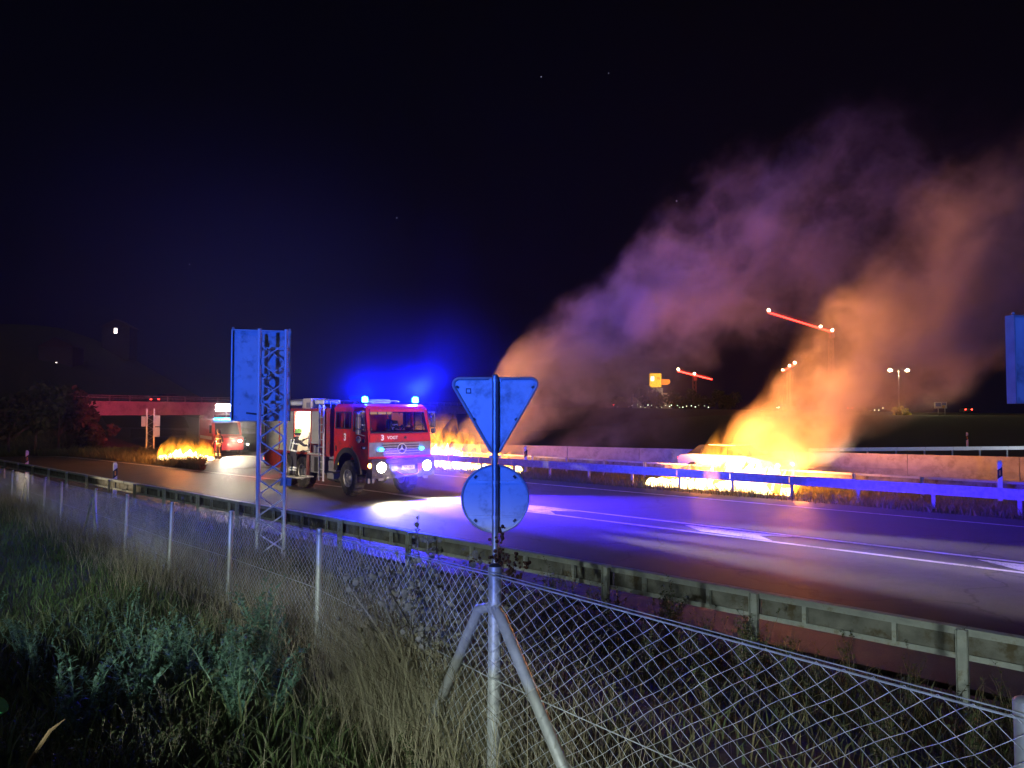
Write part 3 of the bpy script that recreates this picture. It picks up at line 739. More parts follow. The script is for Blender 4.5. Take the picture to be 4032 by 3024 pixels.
# bumper
mb = MB(); mb.prism([(1.30, .70), (1.62, .70), (1.66, .80), (1.66, 1.20), (1.60, 1.33), (1.30, 1.33)], -1.24, 1.24, 'y'); bu = mb.obj('bumper', dkgrey, T)
mb = MB(); mb.box((1.672, 0, .97), (.02, 1.1, .34), bev=.006); mb.box((1.64, -.60, .74), (.06, .22, .12)); mb.box((1.64, .60, .74), (.06, .22, .12)); mb.obj('bumper_plate', black, T)
mb = MB(); mb.box((1.69, .14, 1.03), (.012, .52, .14), bev=.004); lp = mb.obj('licence_plate', white, T)
put_text('VS 263', .12, black, lp, (1.698, .14, 1.03), (R(90), 0, R(90)))
mb = MB(); mb.tube([(1.67, -.34, .92), (1.80, -.24, .84), (1.84, -.14, .80), (1.84, .36, .80), (1.80, .46, .84), (1.67, .56, .93)], .022, 8); mb.obj('tow_bar', mat('rusty orange pipe', (.45, .14, .05), .5, .2, .4, 12), T)
head_m = glow('headlight lens', (1.0, .88, .62), 90); ind_m = glow('indicator lens', (1.0, .42, .10), 22)
for y in (-.90, .90):
    mb = MB(); mb.lathe([(.20, 1.60), (.20, 1.685), (.17, 1.69)], 20, 'x', (0, y, 1.06)); hh = mb.obj('headlight', rim_m, T)
    mb = MB(); mb.lathe([(.172, 1.682), (.15, 1.70), (.09, 1.715), (.001, 1.72)], 20, 'x', (0, y, 1.06)); mb.obj('lens', head_m, hh, smooth=True)
    mb = MB(); mb.sphere((1.52, y*1.36, 1.12 if y < 0 else 1.02), .085, 10, 8); mb.obj('indicator', ind_m, T, smooth=True)
    mb = MB(); mb.box((1.45, y*1.31, 1.28), (.16, .12, .10), bev=.03); mb.obj('side_marker', mat('amber plastic', (.75, .22, .03), .4, 0, .1, 5), T)
    mb = MB(); mb.box((1.60, y*.98, .66), (.06, .20, .09), bev=.01); mb.obj('fog_lamp', grey, T)
mb = MB(); mb.box((1.66, .60, 1.02), (.05, .17, .26), bev=.01); mb.obj('socket_box', mat('orange socket', (.5, .13, .04), .5, 0, .3, 8), T)
for y in (-1.18, -1.02): mb = MB(); mb.box((1.30, y, .70), (.12, .09, .34), bev=.01); mb.obj('step_bracket', grey, T)
# mirrors
for s in (-1, 1):
    mb = MB(); mb.tube([(1.12, s*(HW-.02), 2.90), (1.22, s*(HW+.28), 2.90), (1.22, s*(HW+.28), 2.16), (1.16, s*(HW-.01), 2.10)], .016, 6); mr = mb.obj('mirror_arm', grey, T)
    mb = MB(); mb.box((1.18, s*(HW+.26), 2.55), (.07, .20, .40), bev=.03); mb.box((1.18, s*(HW+.26), 2.24), (.07, .20, .17), bev=.03); mb.box((1.18, s*(HW+.24), 2.82), (.06, .2, .12), bev=.03); mb.obj('mirror', dkgrey, mr)
mb = MB(); mb.tube([(.78+.14*math.cos(a), -HW-.03, 1.93+.14*math.sin(a)) for a in [math.pi*i/8 for i in range(9)]], .022, 6); mb.sphere((.78, -HW-.03, 1.93), .085, 10, 6, (1, .5, 1)); mb.obj('side_lamp', grey, T)
mb = MB(); mb.cyl((1.10, -HW-.03, 1.93), (1.10, -HW+.01, 1.93), .07, n=14); mb.obj('air_inlet', black, T)
put_text('3', .34, wtext, T, (-.22, -HW-.006, 2.02), (R(90), 0, 0), bold=.014)
mb = MB(); mb.box((1.12, -HW-.006, 1.70), (.36, .012, .10)); nb = mb.obj('type_plate', black, T)
put_text('2638', .09, wtext, nb, (1.12, -HW-.014, 1.70), (R(90), 0, 0))
mb = MB(); mb.box((-.72, -HW-.012, 1.12), (.13, .012, .17)); mb.obj('warning_sticker', mat('yellow sticker', (.72, .58, .10), .6, 0, .1, 6), T)
# roof gear on the cab
mb = MB(); mb.tube([(.55, -.95, 3.24), (.55, -.55, 3.27), (.60, .30, 3.29), (.60, .42, 3.26)], .024, 6)
for y in (-.6, .3): mb.cyl((.57, y, 3.17), (.57, y, 3.27), .016, n=6)
mb.obj('roof_bar', grey, T)
for y, x, big in ((-1.0, .72, 1), (.98, .80, 1.15)):
    mb = MB(); mb.lathe([(.10, 3.17), (.10, 3.22), (.07, 3.24)], 14, 'z', (x, y, 0)); b_ = mb.obj('beacon', black, T)
    mb = MB(); mb.lathe([(.085*big, 3.24), (.095*big, 3.28), (.095*big, 3.38), (.07*big, 3.42), (.001, 3.44)], 16, 'z', (x, y, 0)); mb.obj('beacon_lens', blue_top, b_, smooth=True)
mb = MB(); mb.box((-.55, .2, 3.28), (.62, .85, .16), bev=.05); mb.obj('roof_hatch', grey, T)
# ---- superstructure
X0, X1 = -1.38, -7.25
mb = MB()
mb.box(((X0+X1)/2, 0, 2.985), (X0-X1, 2.48, .10)); mb.box(((X0+X1)/2, 0, 1.33), (X0-X1, 2.44, .07))
mb.box((X0-.02, 0, 2.14), (.05, 2.48, 1.6)); mb.box((X1+.02, 0, 2.14), (.05, 2.48, 1.6))
for s in (-1, 1):
    for x in (-1.66, -2.05, -2.93, -4.43, -5.8): mb.box((x, s*1.21, 2.15), (.07, .06, 1.58))
    mb.box((-1.52, s*1.225, 2.15), (.27, .035, 1.58))
mb.box((-4.45, .0, 2.15), (.03, 2.3, 1.57)); mb.box((-2.9, .0, 2.15), (.03, 2.3, 1.57)); mb.box((-5, .55, 2.15), (4.5, .03, 1.57))
mb.box((X1-.02, -.95, 1.0), (.25, .5, .55)); mb.box((-6.4, -1.2, .98), (1.5, .06, .62))
mb.obj('superstructure', red_dk, T)
def shutter(x0, x1, z0=1.37, z1=2.93, y=-1.215, n=26):
    mb = MB(); h = (z1-z0)/n; prof = []
    for i in range(n): prof += [(y, z0+i*h), (y-.012, z0+(i+.25)*h), (y-.012, z0+(i+.75)*h)]
    prof.append((y, z1)); vs = [(x0, a, b) for a, b in prof] + [(x1, a, b) for a, b in prof]; k = len(prof)
    mb.add(vs, [(i, i+1, k+i+1, k+i) for i in range(k-1)])
    r = mb.obj('roller_shutter', shut, T); mb = MB(); mb.box(((x0+x1)/2, y-.025, z0+.05), (abs(x1-x0)*.96, .03, .05)); mb.obj('handle_bar', alu_frame, r); return r
shutter(-2.09, -2.89, 1.72); shutter(-4.47, -5.76); shutter(-5.84, -7.2)
for a, b in ((-1.7, -2.89), (-2.97, -4.4), (-4.47, -5.76), (-5.84, -7.2)): shutter(a, b, y=1.215)
# open locker
cream = mat('locker lining', (.72, .68, .58), .6, 0, .15, 4)
mb = MB(); mb.box((-3.68, -.05, 2.14), (1.42, .03, 1.52)); mb.box((-3.68, -.6, 1.385), (1.42, 1.1, .03)); mb.box((-2.955, -.62, 2.14), (.02, 1.1, 1.5)); mb.box((-4.405, -.62, 2.14), (.02, 1.1, 1.5)); lk = mb.obj('open_locker', cream, T)
mb = MB(); mb.box((-3.3, -.55, 2.10), (.75, .9, .03)); mb.box((-3.75, -.5, 1.75), (.03, .9, .72)); mb.obj('shelf', cream, lk)
mb = MB(); mb.lathe([(.05, -.62), (.26, -.62), (.26, -.56), (.12, -.54), (.12, -.30), (.26, -.28), (.26, -.22), (.05, -.22)], 18, 'y', (-4.08, 0, 1.75)); mb.obj('hose_reel', red_dk, lk)
mb = MB(); mb.box((-3.25, -.75, 2.22), (.32, .3, .2), bev=.02); mb.box((-3.1, -.8, 1.50), (.28, .32, .2), bev=.02); mb.obj('tool_box', mat('orange tool box', (.6, .16, .03), .5, 0, .2, 5), lk)
mb = MB(); mb.cyl((-3.05, -.72, 2.62), (-3.22, -.72, 2.62), .07, n=10); mb.box((-3.02, -.72, 2.62), (.1, .16, .12)); mb.obj('nozzle', dkgrey, lk)
lit = glow('locker strip light', (1.0, .90, .66), 30)
mb = MB(); mb.box((-3.68, -1.10, 2.885), (1.36, .06, .03)); mb.box((-4.38, -1.12, 2.2), (.02, .05, 1.2)); mb.obj('strip_light', lit, lk)
lamp('locker_light', 'AREA', (-3.68, -.80, 2.86), 42, (1.0, .86, .58), T, size=.5, target=(-3.68, -.35, 2.0))
lamp('locker_light', 'POINT', (-3.9, -1.0, 2.55), 38, (1.0, .84, .55), T, radius=.08)
# pull-out tray and lower lockers
mb = MB(); mb.box((-2.35, -1.20, 1.355), (1.0, .42, .04)); mb.obj('tray', alu_frame, T)
mb = MB(); mb.box((-2.20, -1.05, 1.53), (.22, .2, .32), bev=.03); mb.box((-2.62, -1.15, 1.52), (.16, .2, .3), bev=.02); mb.cyl((-2.42, -1.18, 1.38), (-2.42, -1.18, 1.62), .05, n=10); mb.obj('pump_fittings', grey, T)
mb = MB(); mb.box((-2.52, -1.0, .98), (.95, .4, .66)); mb.obj('lower_locker', grey, T)
mb = MB(); mb.box((-2.42, -1.206, .96), (.52, .012, .54), bev=.004); mb.obj('locker_door', black, T)
mb = MB(); mb.box((-2.42, -1.22, 1.10), (.06, .02, .04)); mb.box((-2.48, -1.22, .9), (.05, .02, .05)); mb.obj('latch', chrome, T)
mb = MB(); mb.box((-1.28, -1.02, .96), (.52, .36, .40), bev=.02)
for i in range(5): mb.box((-1.28, -1.205, .82+i*.07), (.48, .02, .03))
mb.obj('battery_box', rim_m, T)
mb = MB(); mb.box((-1.46, -1.02, .60), (.50, .32, .22), bev=.02); mb.box((-1.38, -1.0, 1.26), (.42, .3, .12), bev=.02); mb.obj('side_box', grey, T)
mb = MB(); mb.cyl((-1.0, -.85, .50), (-2.1, -.85, .50), .12, n=12); mb.obj('air_tank', dkgrey, T)
# fold-down step the firefighter stands on, and its pipe
mb = MB(); mb.box((-3.72, -1.50, .43), (1.05, .36, .035), bev=.01); mb.box((-3.2, -1.28, .60), (.04, .1, .36)); mb.box((-4.2, -1.28, .60), (.04, .1, .36)); mb.obj('folding_step', alu_frame, T)
mb = MB(); mb.box((-2.75, -1.45, .52), (.60, .26, .04), bev=.01); mb.obj('folding_step', alu_frame, T)
mb = MB(); mb.tube([(-3.12, -1.24, 1.32), (-3.12, -1.26, .9), (-3.06, -1.28, .52)], .06, 8); mb.obj('intake_pipe', mat('brown red pipe', (.24, .07, .05), .5, 0, .3, 8), T)
# side ladder
ld = bpy.data.objects.new('side_ladder', None); COL.objects.link(ld); ld.parent = T; ld.location = (-1.86, -1.33, 0)
rl = MB(); rl.box((0, 0, 1.78), (.035, .06, 2.75)); rlm = rl.mesh('rail', alu_frame)
for x in (-.17, .17): link('rail', rlm, ld, (x, 0, 0))
rg = MB(); rg.cyl((-.17, 0, 0), (.17, 0, 0), .018, n=8); rgm = rg.mesh('rung', alu_frame)
for i in range(10): link('rung', rgm, ld, (0, 0, .55+i*.27))
# roof load
mb = MB(); mb.box((-3.35, -.9, 3.22), (.75, .6, .40), bev=.02); rb = mb.obj('roof_box', mat('beige locker', (.52, .48, .38), .6, 0, .2, 4), T)
mb = MB(); mb.box((-3.20, -1.21, 3.16), (.34, .03, .2), bev=.01); mb.obj('box_door', grey, rb)
tarp = mat('pale roof cover', (.60, .66, .70), .45, 0, .2, 3)
mb = MB(); mb.box((-2.45, -.8, 3.27), (.75, .7, .16), bev=.03); mb.box((-5.1, -.6, 3.24), (2.3, 1.1, .16), bev=.04); mb.obj('hose_cover', tarp, T)
mb = MB()
for y in (-1.12, 1.12):
    mb.tube([(-1.55, y, 3.03), (-1.55, y, 3.30), (-1.72, y, 3.36), (-7.0, y, 3.36), (-7.1, y, 3.30), (-7.1, y, 3.03)], .022, 6)
    for x in (-2.2, -3.9, -5.5): mb.cyl((x, y, 3.03), (x, y, 3.36), .018, n=6)
mb.tube([(-1.55, -1.12, 3.30), (-1.25, -1.0, 3.30), (-1.2, -.9, 3.10)], .03, 6)
mb.obj('roof_rail', grey, T)
mb = MB(); mb.lathe([(.09, 3.36), (.095, 3.40), (.09, 3.50), (.001, 3.55)], 14, 'z', (-6.9, -.95, 0)); mb.obj('beacon_lens', blue_m, T, smooth=True)
mb = MB(); mb.box((-.95, -.35, 3.42), (.26, .62, .10), bev=.03); mb.obj('light_bar', glow('dim blue light bar', (.01, .04, .5), .8), T)
# mudguards
mb = MB()
for s in (-1, 1):
    for x in (-3.65, -5.05):
        ring = arc(x, .64, .80, 165, 15, 12) + arc(x, .64, .76, 15, 165, 12); mb.prism(ring, s*1.2, s*.62, 'y')
mb.obj('mudguard', black, T)
# wheels
def wheel_meshes():
    t = MB(); n = 40
    prof = [(.30, -.17), (.36, -.19), (.52, -.195), (.60, -.17), (.625, -.12), (.625, 0), (.625, .12), (.60, .17), (.52, .195), (.36, .19), (.30, .17)]
    t.lathe(prof, n, 'y', mod=lambda j, i: (1 if j % 2 else .955) if 3 <= i <= 7 else 1)
    r = MB(); r.lathe([(.31, -.185), (.285, -.17), (.27, -.10), (.20, -.085), (.17, -.12), (.10, -.17), (.06, -.18), (.001, -.18)], 24, 'y')
    r.lathe([(.31, .17), (.2, .1), (.001, .1)], 24, 'y')
    for k in range(10): a = k*math.pi/5; r.cyl((.205*math.cos(a), -.115, .205*math.sin(a)), (.205*math.cos(a), -.075, .205*math.sin(a)), .02, n=6)
    h = MB()
    for k in range(8): a = (k+.5)*math.pi/4; h.cyl((.242*math.cos(a), -.105, .242*math.sin(a)), (.242*math.cos(a), -.08, .242*math.sin(a)), .026, n=8)
    return t.mesh('tyre', rubber), r.mesh('rim', rim_m, smooth=True), h.mesh('rim_holes', black)
tm, rmm, rh = wheel_meshes()
for x in (0, -3.65, -5.05):
    for s in (-1, 1):
        w = bpy.data.objects.new('wheel', None); COL.objects.link(w); w.parent = T; w.location = (x, s*1.06, .62)
        w.rotation_euler = (0, random.uniform(0, 6), 0 if s < 0 else math.pi)
        link('tyre', tm, w); link('rim', rmm, w); link('rim_holes', rh, w)
tail_m = glow('tail light lens', (1.0, .02, .015), 25)
for y in (-1.02, 1.02):
    mb = MB(); mb.box((X1-.16, y, .95), (.05, .34, .13), bev=.01); mb.obj('tail_light', tail_m, T)
# lamps of the truck (local coordinates)
for y in (-.9, .9):
    lamp('headlight_beam', 'SPOT', (1.80, y, 1.06), 1500, (1.0, .88, .66), T, radius=.10, target=(14, y+(-.3 if y < 0 else 1.6), -6.5), cone=80, blend=1.0)
    for az in ((1, 7) if y < 0 else (4, 11)):
        lamp('headlight_beam', 'SPOT', (1.80, y, 1.10), 100000, (1.0, .84, .72), T, radius=.08, target=(1.8+20*math.cos(R(az)), y+20*math.sin(R(az)), .22), cone=8.5, blend=.9)
for y in (-.8, .8):
    lamp('flasher_beam', 'SPOT', (1.62, y, 1.65), 62000, (.05, .016, 1.0), T, radius=.08, target=(12, y+4.0, -3.5), cone=64, blend=.35)
lamp('beacon_light', 'POINT', (.72, -1.0, 3.62), 1500, (.006, .02, 1.0), T, radius=.08)
lamp('beacon_light', 'POINT', (.80, .98, 3.66), 6000, (.012, .02, 1.0), T, radius=.08)
lamp('beacon_beam', 'SPOT', (.80, 1.0, 3.55), 46000, (.02, .03, 1.0), T, radius=.08, target=(-3, 20, 19), cone=70, blend=.8)
lamp('tail_beam', 'SPOT', (X1-.3, -.9, .95), 900, (1.0, .03, .03), T, radius=.1, target=(-16, -1.8, .2), cone=100, blend=.4)
lamp('tail_beam', 'SPOT', (X1-.3, .9, .95), 600, (1.0, .03, .03), T, radius=.1, target=(-16, 1, .2), cone=90, blend=.5)
lamp('scene_light', 'SPOT', (-5.6, -1.35, 2.98), 700, (1.0, .78, .42), T, radius=.06, target=(-6.2, -4.5, 0), cone=120, blend=.7)
lamp('scene_light', 'SPOT', (-2.4, -1.35, 2.98), 150, (1.0, .80, .48), T, radius=.06, target=(-3.5, -5, 0), cone=130, blend=.7)

# ================================================================ PEOPLE
skin_m = mat('skin', (.52, .32, .24), .55, 0, .15, 12)
uni = mat('dark uniform cloth', (.035, .036, .05), .85, 0, .35, 9, .3, 40)
refl = mat('reflective stripe', (.62, .70, .68), .4, .1, .1, 20)
helmet_m = mat('green helmet shell', (.22, .55, .12), .35, 0, .15, 5)
boot_m = mat('black boots', (.025, .025, .025), .6, 0, .3, 12)
def body_mesh(J, E, Rr, zones, mats):
    me = bpy.data.meshes.new('b'); me.from_pydata(J, E, [])
    o = bpy.data.objects.new('b', me); COL.objects.link(o)
    o.modifiers.new('s', 'SKIN'); sv = me.skin_vertices[0].data
    for i, r in enumerate(Rr): sv[i].radius = (r if isinstance(r, tuple) else (r, r)); sv[i].use_root = (i == 0)
    sb = o.modifiers.new('u', 'SUBSURF'); sb.levels = 2; sb.render_levels = 2
    dg = bpy.context.evaluated_depsgraph_get(); out = bpy.data.meshes.new_from_object(o.evaluated_get(dg))
    bpy.data.objects.remove(o); out.materials.clear()
    for m in mats: out.materials.append(m)
    for p in out.polygons: p.material_index = zones(p.center); p.use_smooth = True
    out.name = 'body'; return out
def ring(mb, c, axis, r, h, n=14, sc=(1, 1)):
    """short band round a limb: centre, axis direction, radius, height"""
    a = Vector(axis).normalized(); q = a.to_track_quat('Z', 'Y'); vs = []
    prof = [(r, -h/2), (r*1.04, -h/2), (r*1.04, h/2), (r, h/2)]
    for j in range(n):
        t = 2*math.pi*j/n
        for rr, z in prof: vs.append(Vector(c)+q @ Vector((rr*math.cos(t)*sc[0], rr*math.sin(t)*sc[1], z)))
    fs = [(j*4+i, ((j+1) % n)*4+i, ((j+1) % n)*4+(i+1) % 4, j*4+(i+1) % 4) for j in range(n) for i in range(4)]
    mb.add(vs, fs)
def person(label, loc, rz, pose, helmet=True, bands=True, helm=None, group=None, cloth=None):
    """figure faces +y locally; pose gives hands, elbows, knees, feet"""
    P = pose; J = []; E = []; Rr = []
    def add(p, r, par=None):
        J.append(tuple(p)); Rr.append(r)
        if par is not None: E.append((par, len(J)-1))
        return len(J)-1
    hip = Vector(P['hip']); ch = Vector(P['chest']); hd = Vector(P['head'])
    a = add(hip, (.15, .115)); b = add(hip.lerp(ch, .45), (.145, .105), a); c = add(ch, (.165, .115), b)
    neck = ch.lerp(hd, .56); d = add(neck, .058, c); up = (hd-neck).normalized()
    e = add(hd-up*.02, (.078, .09), d); f = add(hd+up*.09, (.068, .08), e)
    for s, k in ((-1, 'l'), (1, 'r')):
        side = Vector((s, 0, 0))
        sh = add(ch+side*.175+Vector((0, 0, .05)), .068, c); el = add(P['el'+k], .052, sh); wr = add(P['ha'+k], .036, el)
        dirv = (Vector(P['ha'+k])-Vector(P['el'+k])).normalized(); pl = add(Vector(P['ha'+k])+dirv*.06, (.042, .024), wr)
        sd = dirv.cross(Vector((0, 0, 1)))
        if sd.length < .1: sd = Vector((1, 0, 0))
        sd.normalize(); cd = dirv.cross(sd)
        for q, ln in ((-.030, .068), (-.010, .078), (.010, .072), (.030, .055)):
            k1 = add(Vector(J[pl])+dirv*.04+sd*q, .0105, pl); k2 = add(Vector(J[k1])+dirv*ln*.6-cd*.018, .009, k1); add(Vector(J[k2])+dirv*ln*.35-cd*.028, .008, k2)
        t1 = add(Vector(P['ha'+k])+dirv*.03+sd*.045*s, .011, wr); add(Vector(J[t1])+dirv*.045+sd*.012*s-cd*.015, .009, t1)
        th_ = add(hip+side*.095+Vector((0, 0, -.06)), .098, a); kn = add(P['kn'+k], .068, th_); an = add(P['fo'+k], .05, kn)
        tv = Vector(P.get('toe', (0, 1, 0))); add(Vector(P['fo'+k])+tv*.16+Vector((0, 0, -.05)), (.045, .035), an)
    hz_ = hd.z-.10
    feet = [Vector(P['fol']), Vector(P['for'])]; hands = [Vector(P['hal']), Vector(P['har'])]
    def zone(c):
        if (c-hd).length < .17 and c.z > hz_: return 1
        for h in hands:
            if (c-h).length < .055 or ((c-h).length < .19 and (c-h).dot(h-Vector(P['ell'] if h is hands[0] else P['elr'])) > 0.004): return 1
        for q in feet:
            if (c-q).length < .22 and c.z < q.z+.12: return 2
        return 0
    t = thing('person', label, 'person', loc, rz, group)
    bo = link('body', body_mesh(J, E, Rr, zone, [cloth or uni, skin_m, boot_m]), t)
    # face
    fy = Vector((0, 1, 0)); mb = MB(); mb.sphere(hd+fy*.095+Vector((0, 0, .005)), .018, 8, 6, (.8, 1, 1.3)); mb.box(hd+fy*.085+Vector((0, 0, -.05)), (.045, .012, .010)); mb.obj('nose_and_mouth', skin_m, t)
    mb = MB()
    for s in (-1, 1): mb.sphere(hd+fy*.082+Vector((s*.032, 0, .035)), .012, 6, 5)
    mb.obj('eyes', black, t)
    mb = MB()
    for s in (-1, 1): mb.sphere(hd+Vector((s*.083, -.005, .015)), .026, 6, 5, (.4, .8, 1.2))
    mb.obj('ears', skin_m, t)
    if helmet:
        mb = MB(); h0 = hd+Vector((0, 0, .045)); mb.lathe([(.150, .0), (.152, .012), (.128, .03), (.128, .09), (.10, .145), (.05, .172), (.001, .18)], 16, 'z', h0); mb.obj('helmet', helm or helmet_m, t, smooth=True)
        mb = MB(); mb.lathe([(.10, -.09), (.125, -.02), (.13, .0)], 14, 'z', hd+Vector((0, -.03, .04))); mb.obj('neck_guard', uni, t)
    else:
        mb = MB(); mb.sphere(hd+Vector((0, -.018, .06)), .098, 12, 8, (.93, 1.05, .95)); mb.obj('hair', mat('dark hair', (.03, .02, .015), .7, 0, .3, 20), t, smooth=True)
    if bands:
        mb = MB()
        ax = (ch-hip).normalized()
        ring(mb, hip.lerp(ch, .14), ax, .172, .06, sc=(1.0, .86)); ring(mb, hip.lerp(ch, .80), ax, .186, .05, sc=(1.0, .84))
        for s in (-1, 1):
            p0 = hip.lerp(ch, .2)+Vector((s*.10, -.115, 0)); p1 = ch+Vector((s*.11, -.11, .10)); mb.tube([p0, p1], .024, 4)
        for k in 'lr':
            e_, h_ = Vector(P['el'+k]), Vector(P['ha'+k]); ring(mb, e_.lerp(h_, .45), h_-e_, .052, .05)
            k_, f_ = Vector(P['kn'+k]), Vector(P['fo'+k])
            ring(mb, k_.lerp(f_, .38), f_-k_, .078, .055); ring(mb, k_.lerp(f_, .60), f_-k_, .074, .055)
        mb.obj('reflective_strips', refl, t)
    return t
reach = dict(hip=(0, 0, .93), chest=(.01, .10, 1.33), head=(.06, .19, 1.62), ell=(-.26, .36, 1.30), hal=(-.14, .58, 1.42), elr=(.34, .30, 1.18), har=(.42, .56, 1.22),
             knl=(-.11, .03, .50), fol=(-.12, -.04, .10), knr=(.12, .05, .50), **{'for': (.13, -.02, .10)})
w = Matrix.Translation((TX, TY, 0)) @ Matrix.Rotation(th, 4, 'Z') @ Vector((-3.68, -1.60, .448))
person('firefighter in dark uniform and green helmet reaching into the lit locker of the fire truck', w, th, reach)
stand = dict(hip=(0, 0, .92), chest=(0, .0, 1.36), head=(0, .03, 1.64), ell=(-.27, -.02, 1.13), hal=(-.26, .14, .92), elr=(.27, .0, 1.13), har=(.24, .20, 1.0),
             knl=(-.12, .02, .50), fol=(-.14, 0, .10), knr=(.12, .03, .50), **{'for': (.16, .02, .10)})
x, y = -17.95, 47.2
person('dark standing figure with legs apart beside the small yellow fire', (x, y, gz(x, y)), R(160), stand, helmet=True, helm=dkgrey)
sit = dict(hip=(0, 0, .10), chest=(0, -.02, .50), head=(0, .02, .80), ell=(-.25, .08, .30), hal=(-.14, .32, .26), elr=(.25, .08, .30), har=(.14, .32, .26),
           knl=(-.12, .42, .12), fol=(-.12, .46, -.28), knr=(.12, .42, .12), **{'for': (.12, .46, -.28)})
M = Matrix.Translation((TX, TY, 0)) @ Matrix.Rotation(th, 4, 'Z')
person('crew member in dark jacket behind the windscreen on the side of the lit locker', M @ Vector((.06, -.70, 2.02)), th-math.pi/2, sit, helmet=False)
person('driver with folded arms low behind the steering wheel of the fire truck', M @ Vector((.06, .62, 2.02)), th-math.pi/2, sit, helmet=False)
# ================================================================ OTHER THINGS
def fence_pt(t): return nt(lerp(NF, t), t)
# ---------------------------------------------------------------- wire fence
fz = fence_pt(2.51)
fence = thing('chain_link_fence', 'chain link wire fence on round steel posts running across the foreground', 'fence', (*fz, ZF[1][1]))
F0 = Vector(fence.location)
pipe = mat('fence pipe', (.52, .53, .55), .4, .6, .3, 7, dirt=((.36, .36, .36), 9))
PT = [-2.4, .43, 2.51, 5.8, 8.2, 10.67, 13.95, 16.8, 20.1, 22.6, 25.6, 29, 32]
LEAN = {5.8: .02, 8.2: .03, 10.67: .035, 13.95: .03, 16.8: .02, 20.1: .0, 22.6: .02, 25.6: .01}
for t in PT:
    x, y = fence_pt(t); z = lerp(ZF, t); h = 1.0
    r = .030 if t == 2.51 else .026
    mb = MB(); ln = LEAN.get(t, .01)
    mb.tube([(0, 0, -.25), (ln*h*.8, ln*h*.5, h)], r, 16); mb.tube([(ln*h*.8, ln*h*.5, h-.03), (ln*h*.8, ln*h*.5, h+.004)], r*1.09, 16)
    p = mb.obj('post', pipe, fence, smooth=True); p.location = Vector((x, y, z))-F0
    mb = MB(); mb.sphere((ln*h*.8, ln*h*.5, h+.002), r*1.05, 14, 6, (1, 1, .45)); mb.obj('post_cap', black if t == 2.51 else pipe, p, smooth=True)
    if t in (2.51, 16.8, 25.6):
        for s in (-1, 1):
            x2, y2 = fence_pt(t+s*.80); z2 = lerp(ZF, t+s*.80)
            k = .5 if t > 3 else 1
            ex, ey = (x2-x), (y2-y); off = Vector((-.035, -.05, 0))
            st = MB(); a = Vector((0, 0, .82))+Vector((ex, ey, 0)).normalized()*.012
            st.tube([a, a+Vector((ex, ey, 0))*.10+off*.6+Vector((0, 0, -.02)), Vector((ex*1.05, ey*1.05, z2-z-.10))+off], [.022, .026, .024], 12)
            st.obj('strut', pipe, p, smooth=True)
wire_m = mat('galvanised wire', (.50, .53, .56), .45, .5, .3, 14)
def fence_wire(h, name, r, sag=0.0, t0=-2.4, t1=32, off=-.034):
    pts = []; t = t0
    while t <= t1:
        n = lerp(NF, t)+off; x, y = nt(n, t); pts.append(Vector((x, y, lerp(ZF, t)+h+sag*math.sin(t*3)))-F0); t += .35
    mb = MB(); mb.tube(pts, r, 5); return mb.obj(name, wire_m, fence)
fence_wire(.972, 'tension_wire', .0034); fence_wire(.52, 'tension_wire', .0022); fence_wire(.985, 'tension_wire', .0020)
def fence_mesh():
    cw, ch = .082, .0290; V = []; Fq = []
    rows = 33; t = -2.4; i = 0
    # each wire zigzags downwards between two neighbouring columns
    while t < 32:
        far = t > 11
        w = cw if not far else cw*1.0
        pts = []
        for k in range(rows+1):
            tt = t + (w/2 if (k+i) % 2 else 0) - w/4; n = lerp(NF, tt)-.033+(.002 if (k % 2) else -.002); x, y = nt(n, tt)
            pts.append((x-F0.x, y-F0.y, lerp(ZF, tt)+.975-k*ch-F0.z + .004*math.sin(tt*2.1+k)))
        r = .0014
        o = len(V); m = 4; T_ = Vector((ET[0], ET[1], 0)); N_ = Vector((EN[0], EN[1], 0))
        for p in pts:
            for q in (T_*1.2, N_, T_*-1.2, N_*-1): V.append((p[0]+q.x*r, p[1]+q.y*r, p[2]))
        for k in range(rows):
            for j in range(m): Fq.append((o+k*m+j, o+k*m+(j+1) % m, o+(k+1)*m+(j+1) % m, o+(k+1)*m+j))
        t += w/2; i += 1
    ob = np_mesh('wire_mesh', np.array(V), np.array(Fq), wire_m); ob.parent = fence; ob['kind'] = 'stuff'
fence_mesh()

# ---------------------------------------------------------------- road signs seen from behind
sx_, sy_ = -.165, 7.5
sz = gz(sx_, sy_)
sign = thing('road_sign', 'triangular sign above a round sign on one pole, seen from behind', 'road sign', (sx_, sy_, sz))
H = lambda z: z-sz
mb = MB(); mb.cyl((0, 0, -.3), (0, 0, H(3.255)), .030, n=16); mb.sphere((0, 0, H(3.255)), .031, 12, 6, (1, 1, .5)); mb.obj('pole', galv, sign, smooth=True)
def rounded_tri(side, r, n=6):
    h = side*math.sqrt(3)/2; pts = []
    for (cx, cz, a0) in ((-side/2+r*math.sqrt(3), h-r, 90), (0, 2*r, 210), (side/2-r*math.sqrt(3), h-r, 330)):
        for i in range(n+1): a = R(a0+120*i/n); pts.append((cx+r*math.cos(a), cz+r*math.sin(a)))
    return pts
tri = rounded_tri(.905, .058); z0 = H(2.445)
mb = MB(); mb.prism([(x, z+z0) for x, z in tri], .046, .050, 'y'); tp = mb.obj('triangular_panel', alu, sign)
mb = MB(); mb.tube([(x*1.0, .040, z+z0) for x, z in tri], .016, 8, closed=True); mb.obj('rim', alu_frame, tp, smooth=True)
mb = MB(); mb.box((-.262, .043, z0+.662), (.052, .006, .052)); st = mb.obj('sticker', dkgrey, tp)
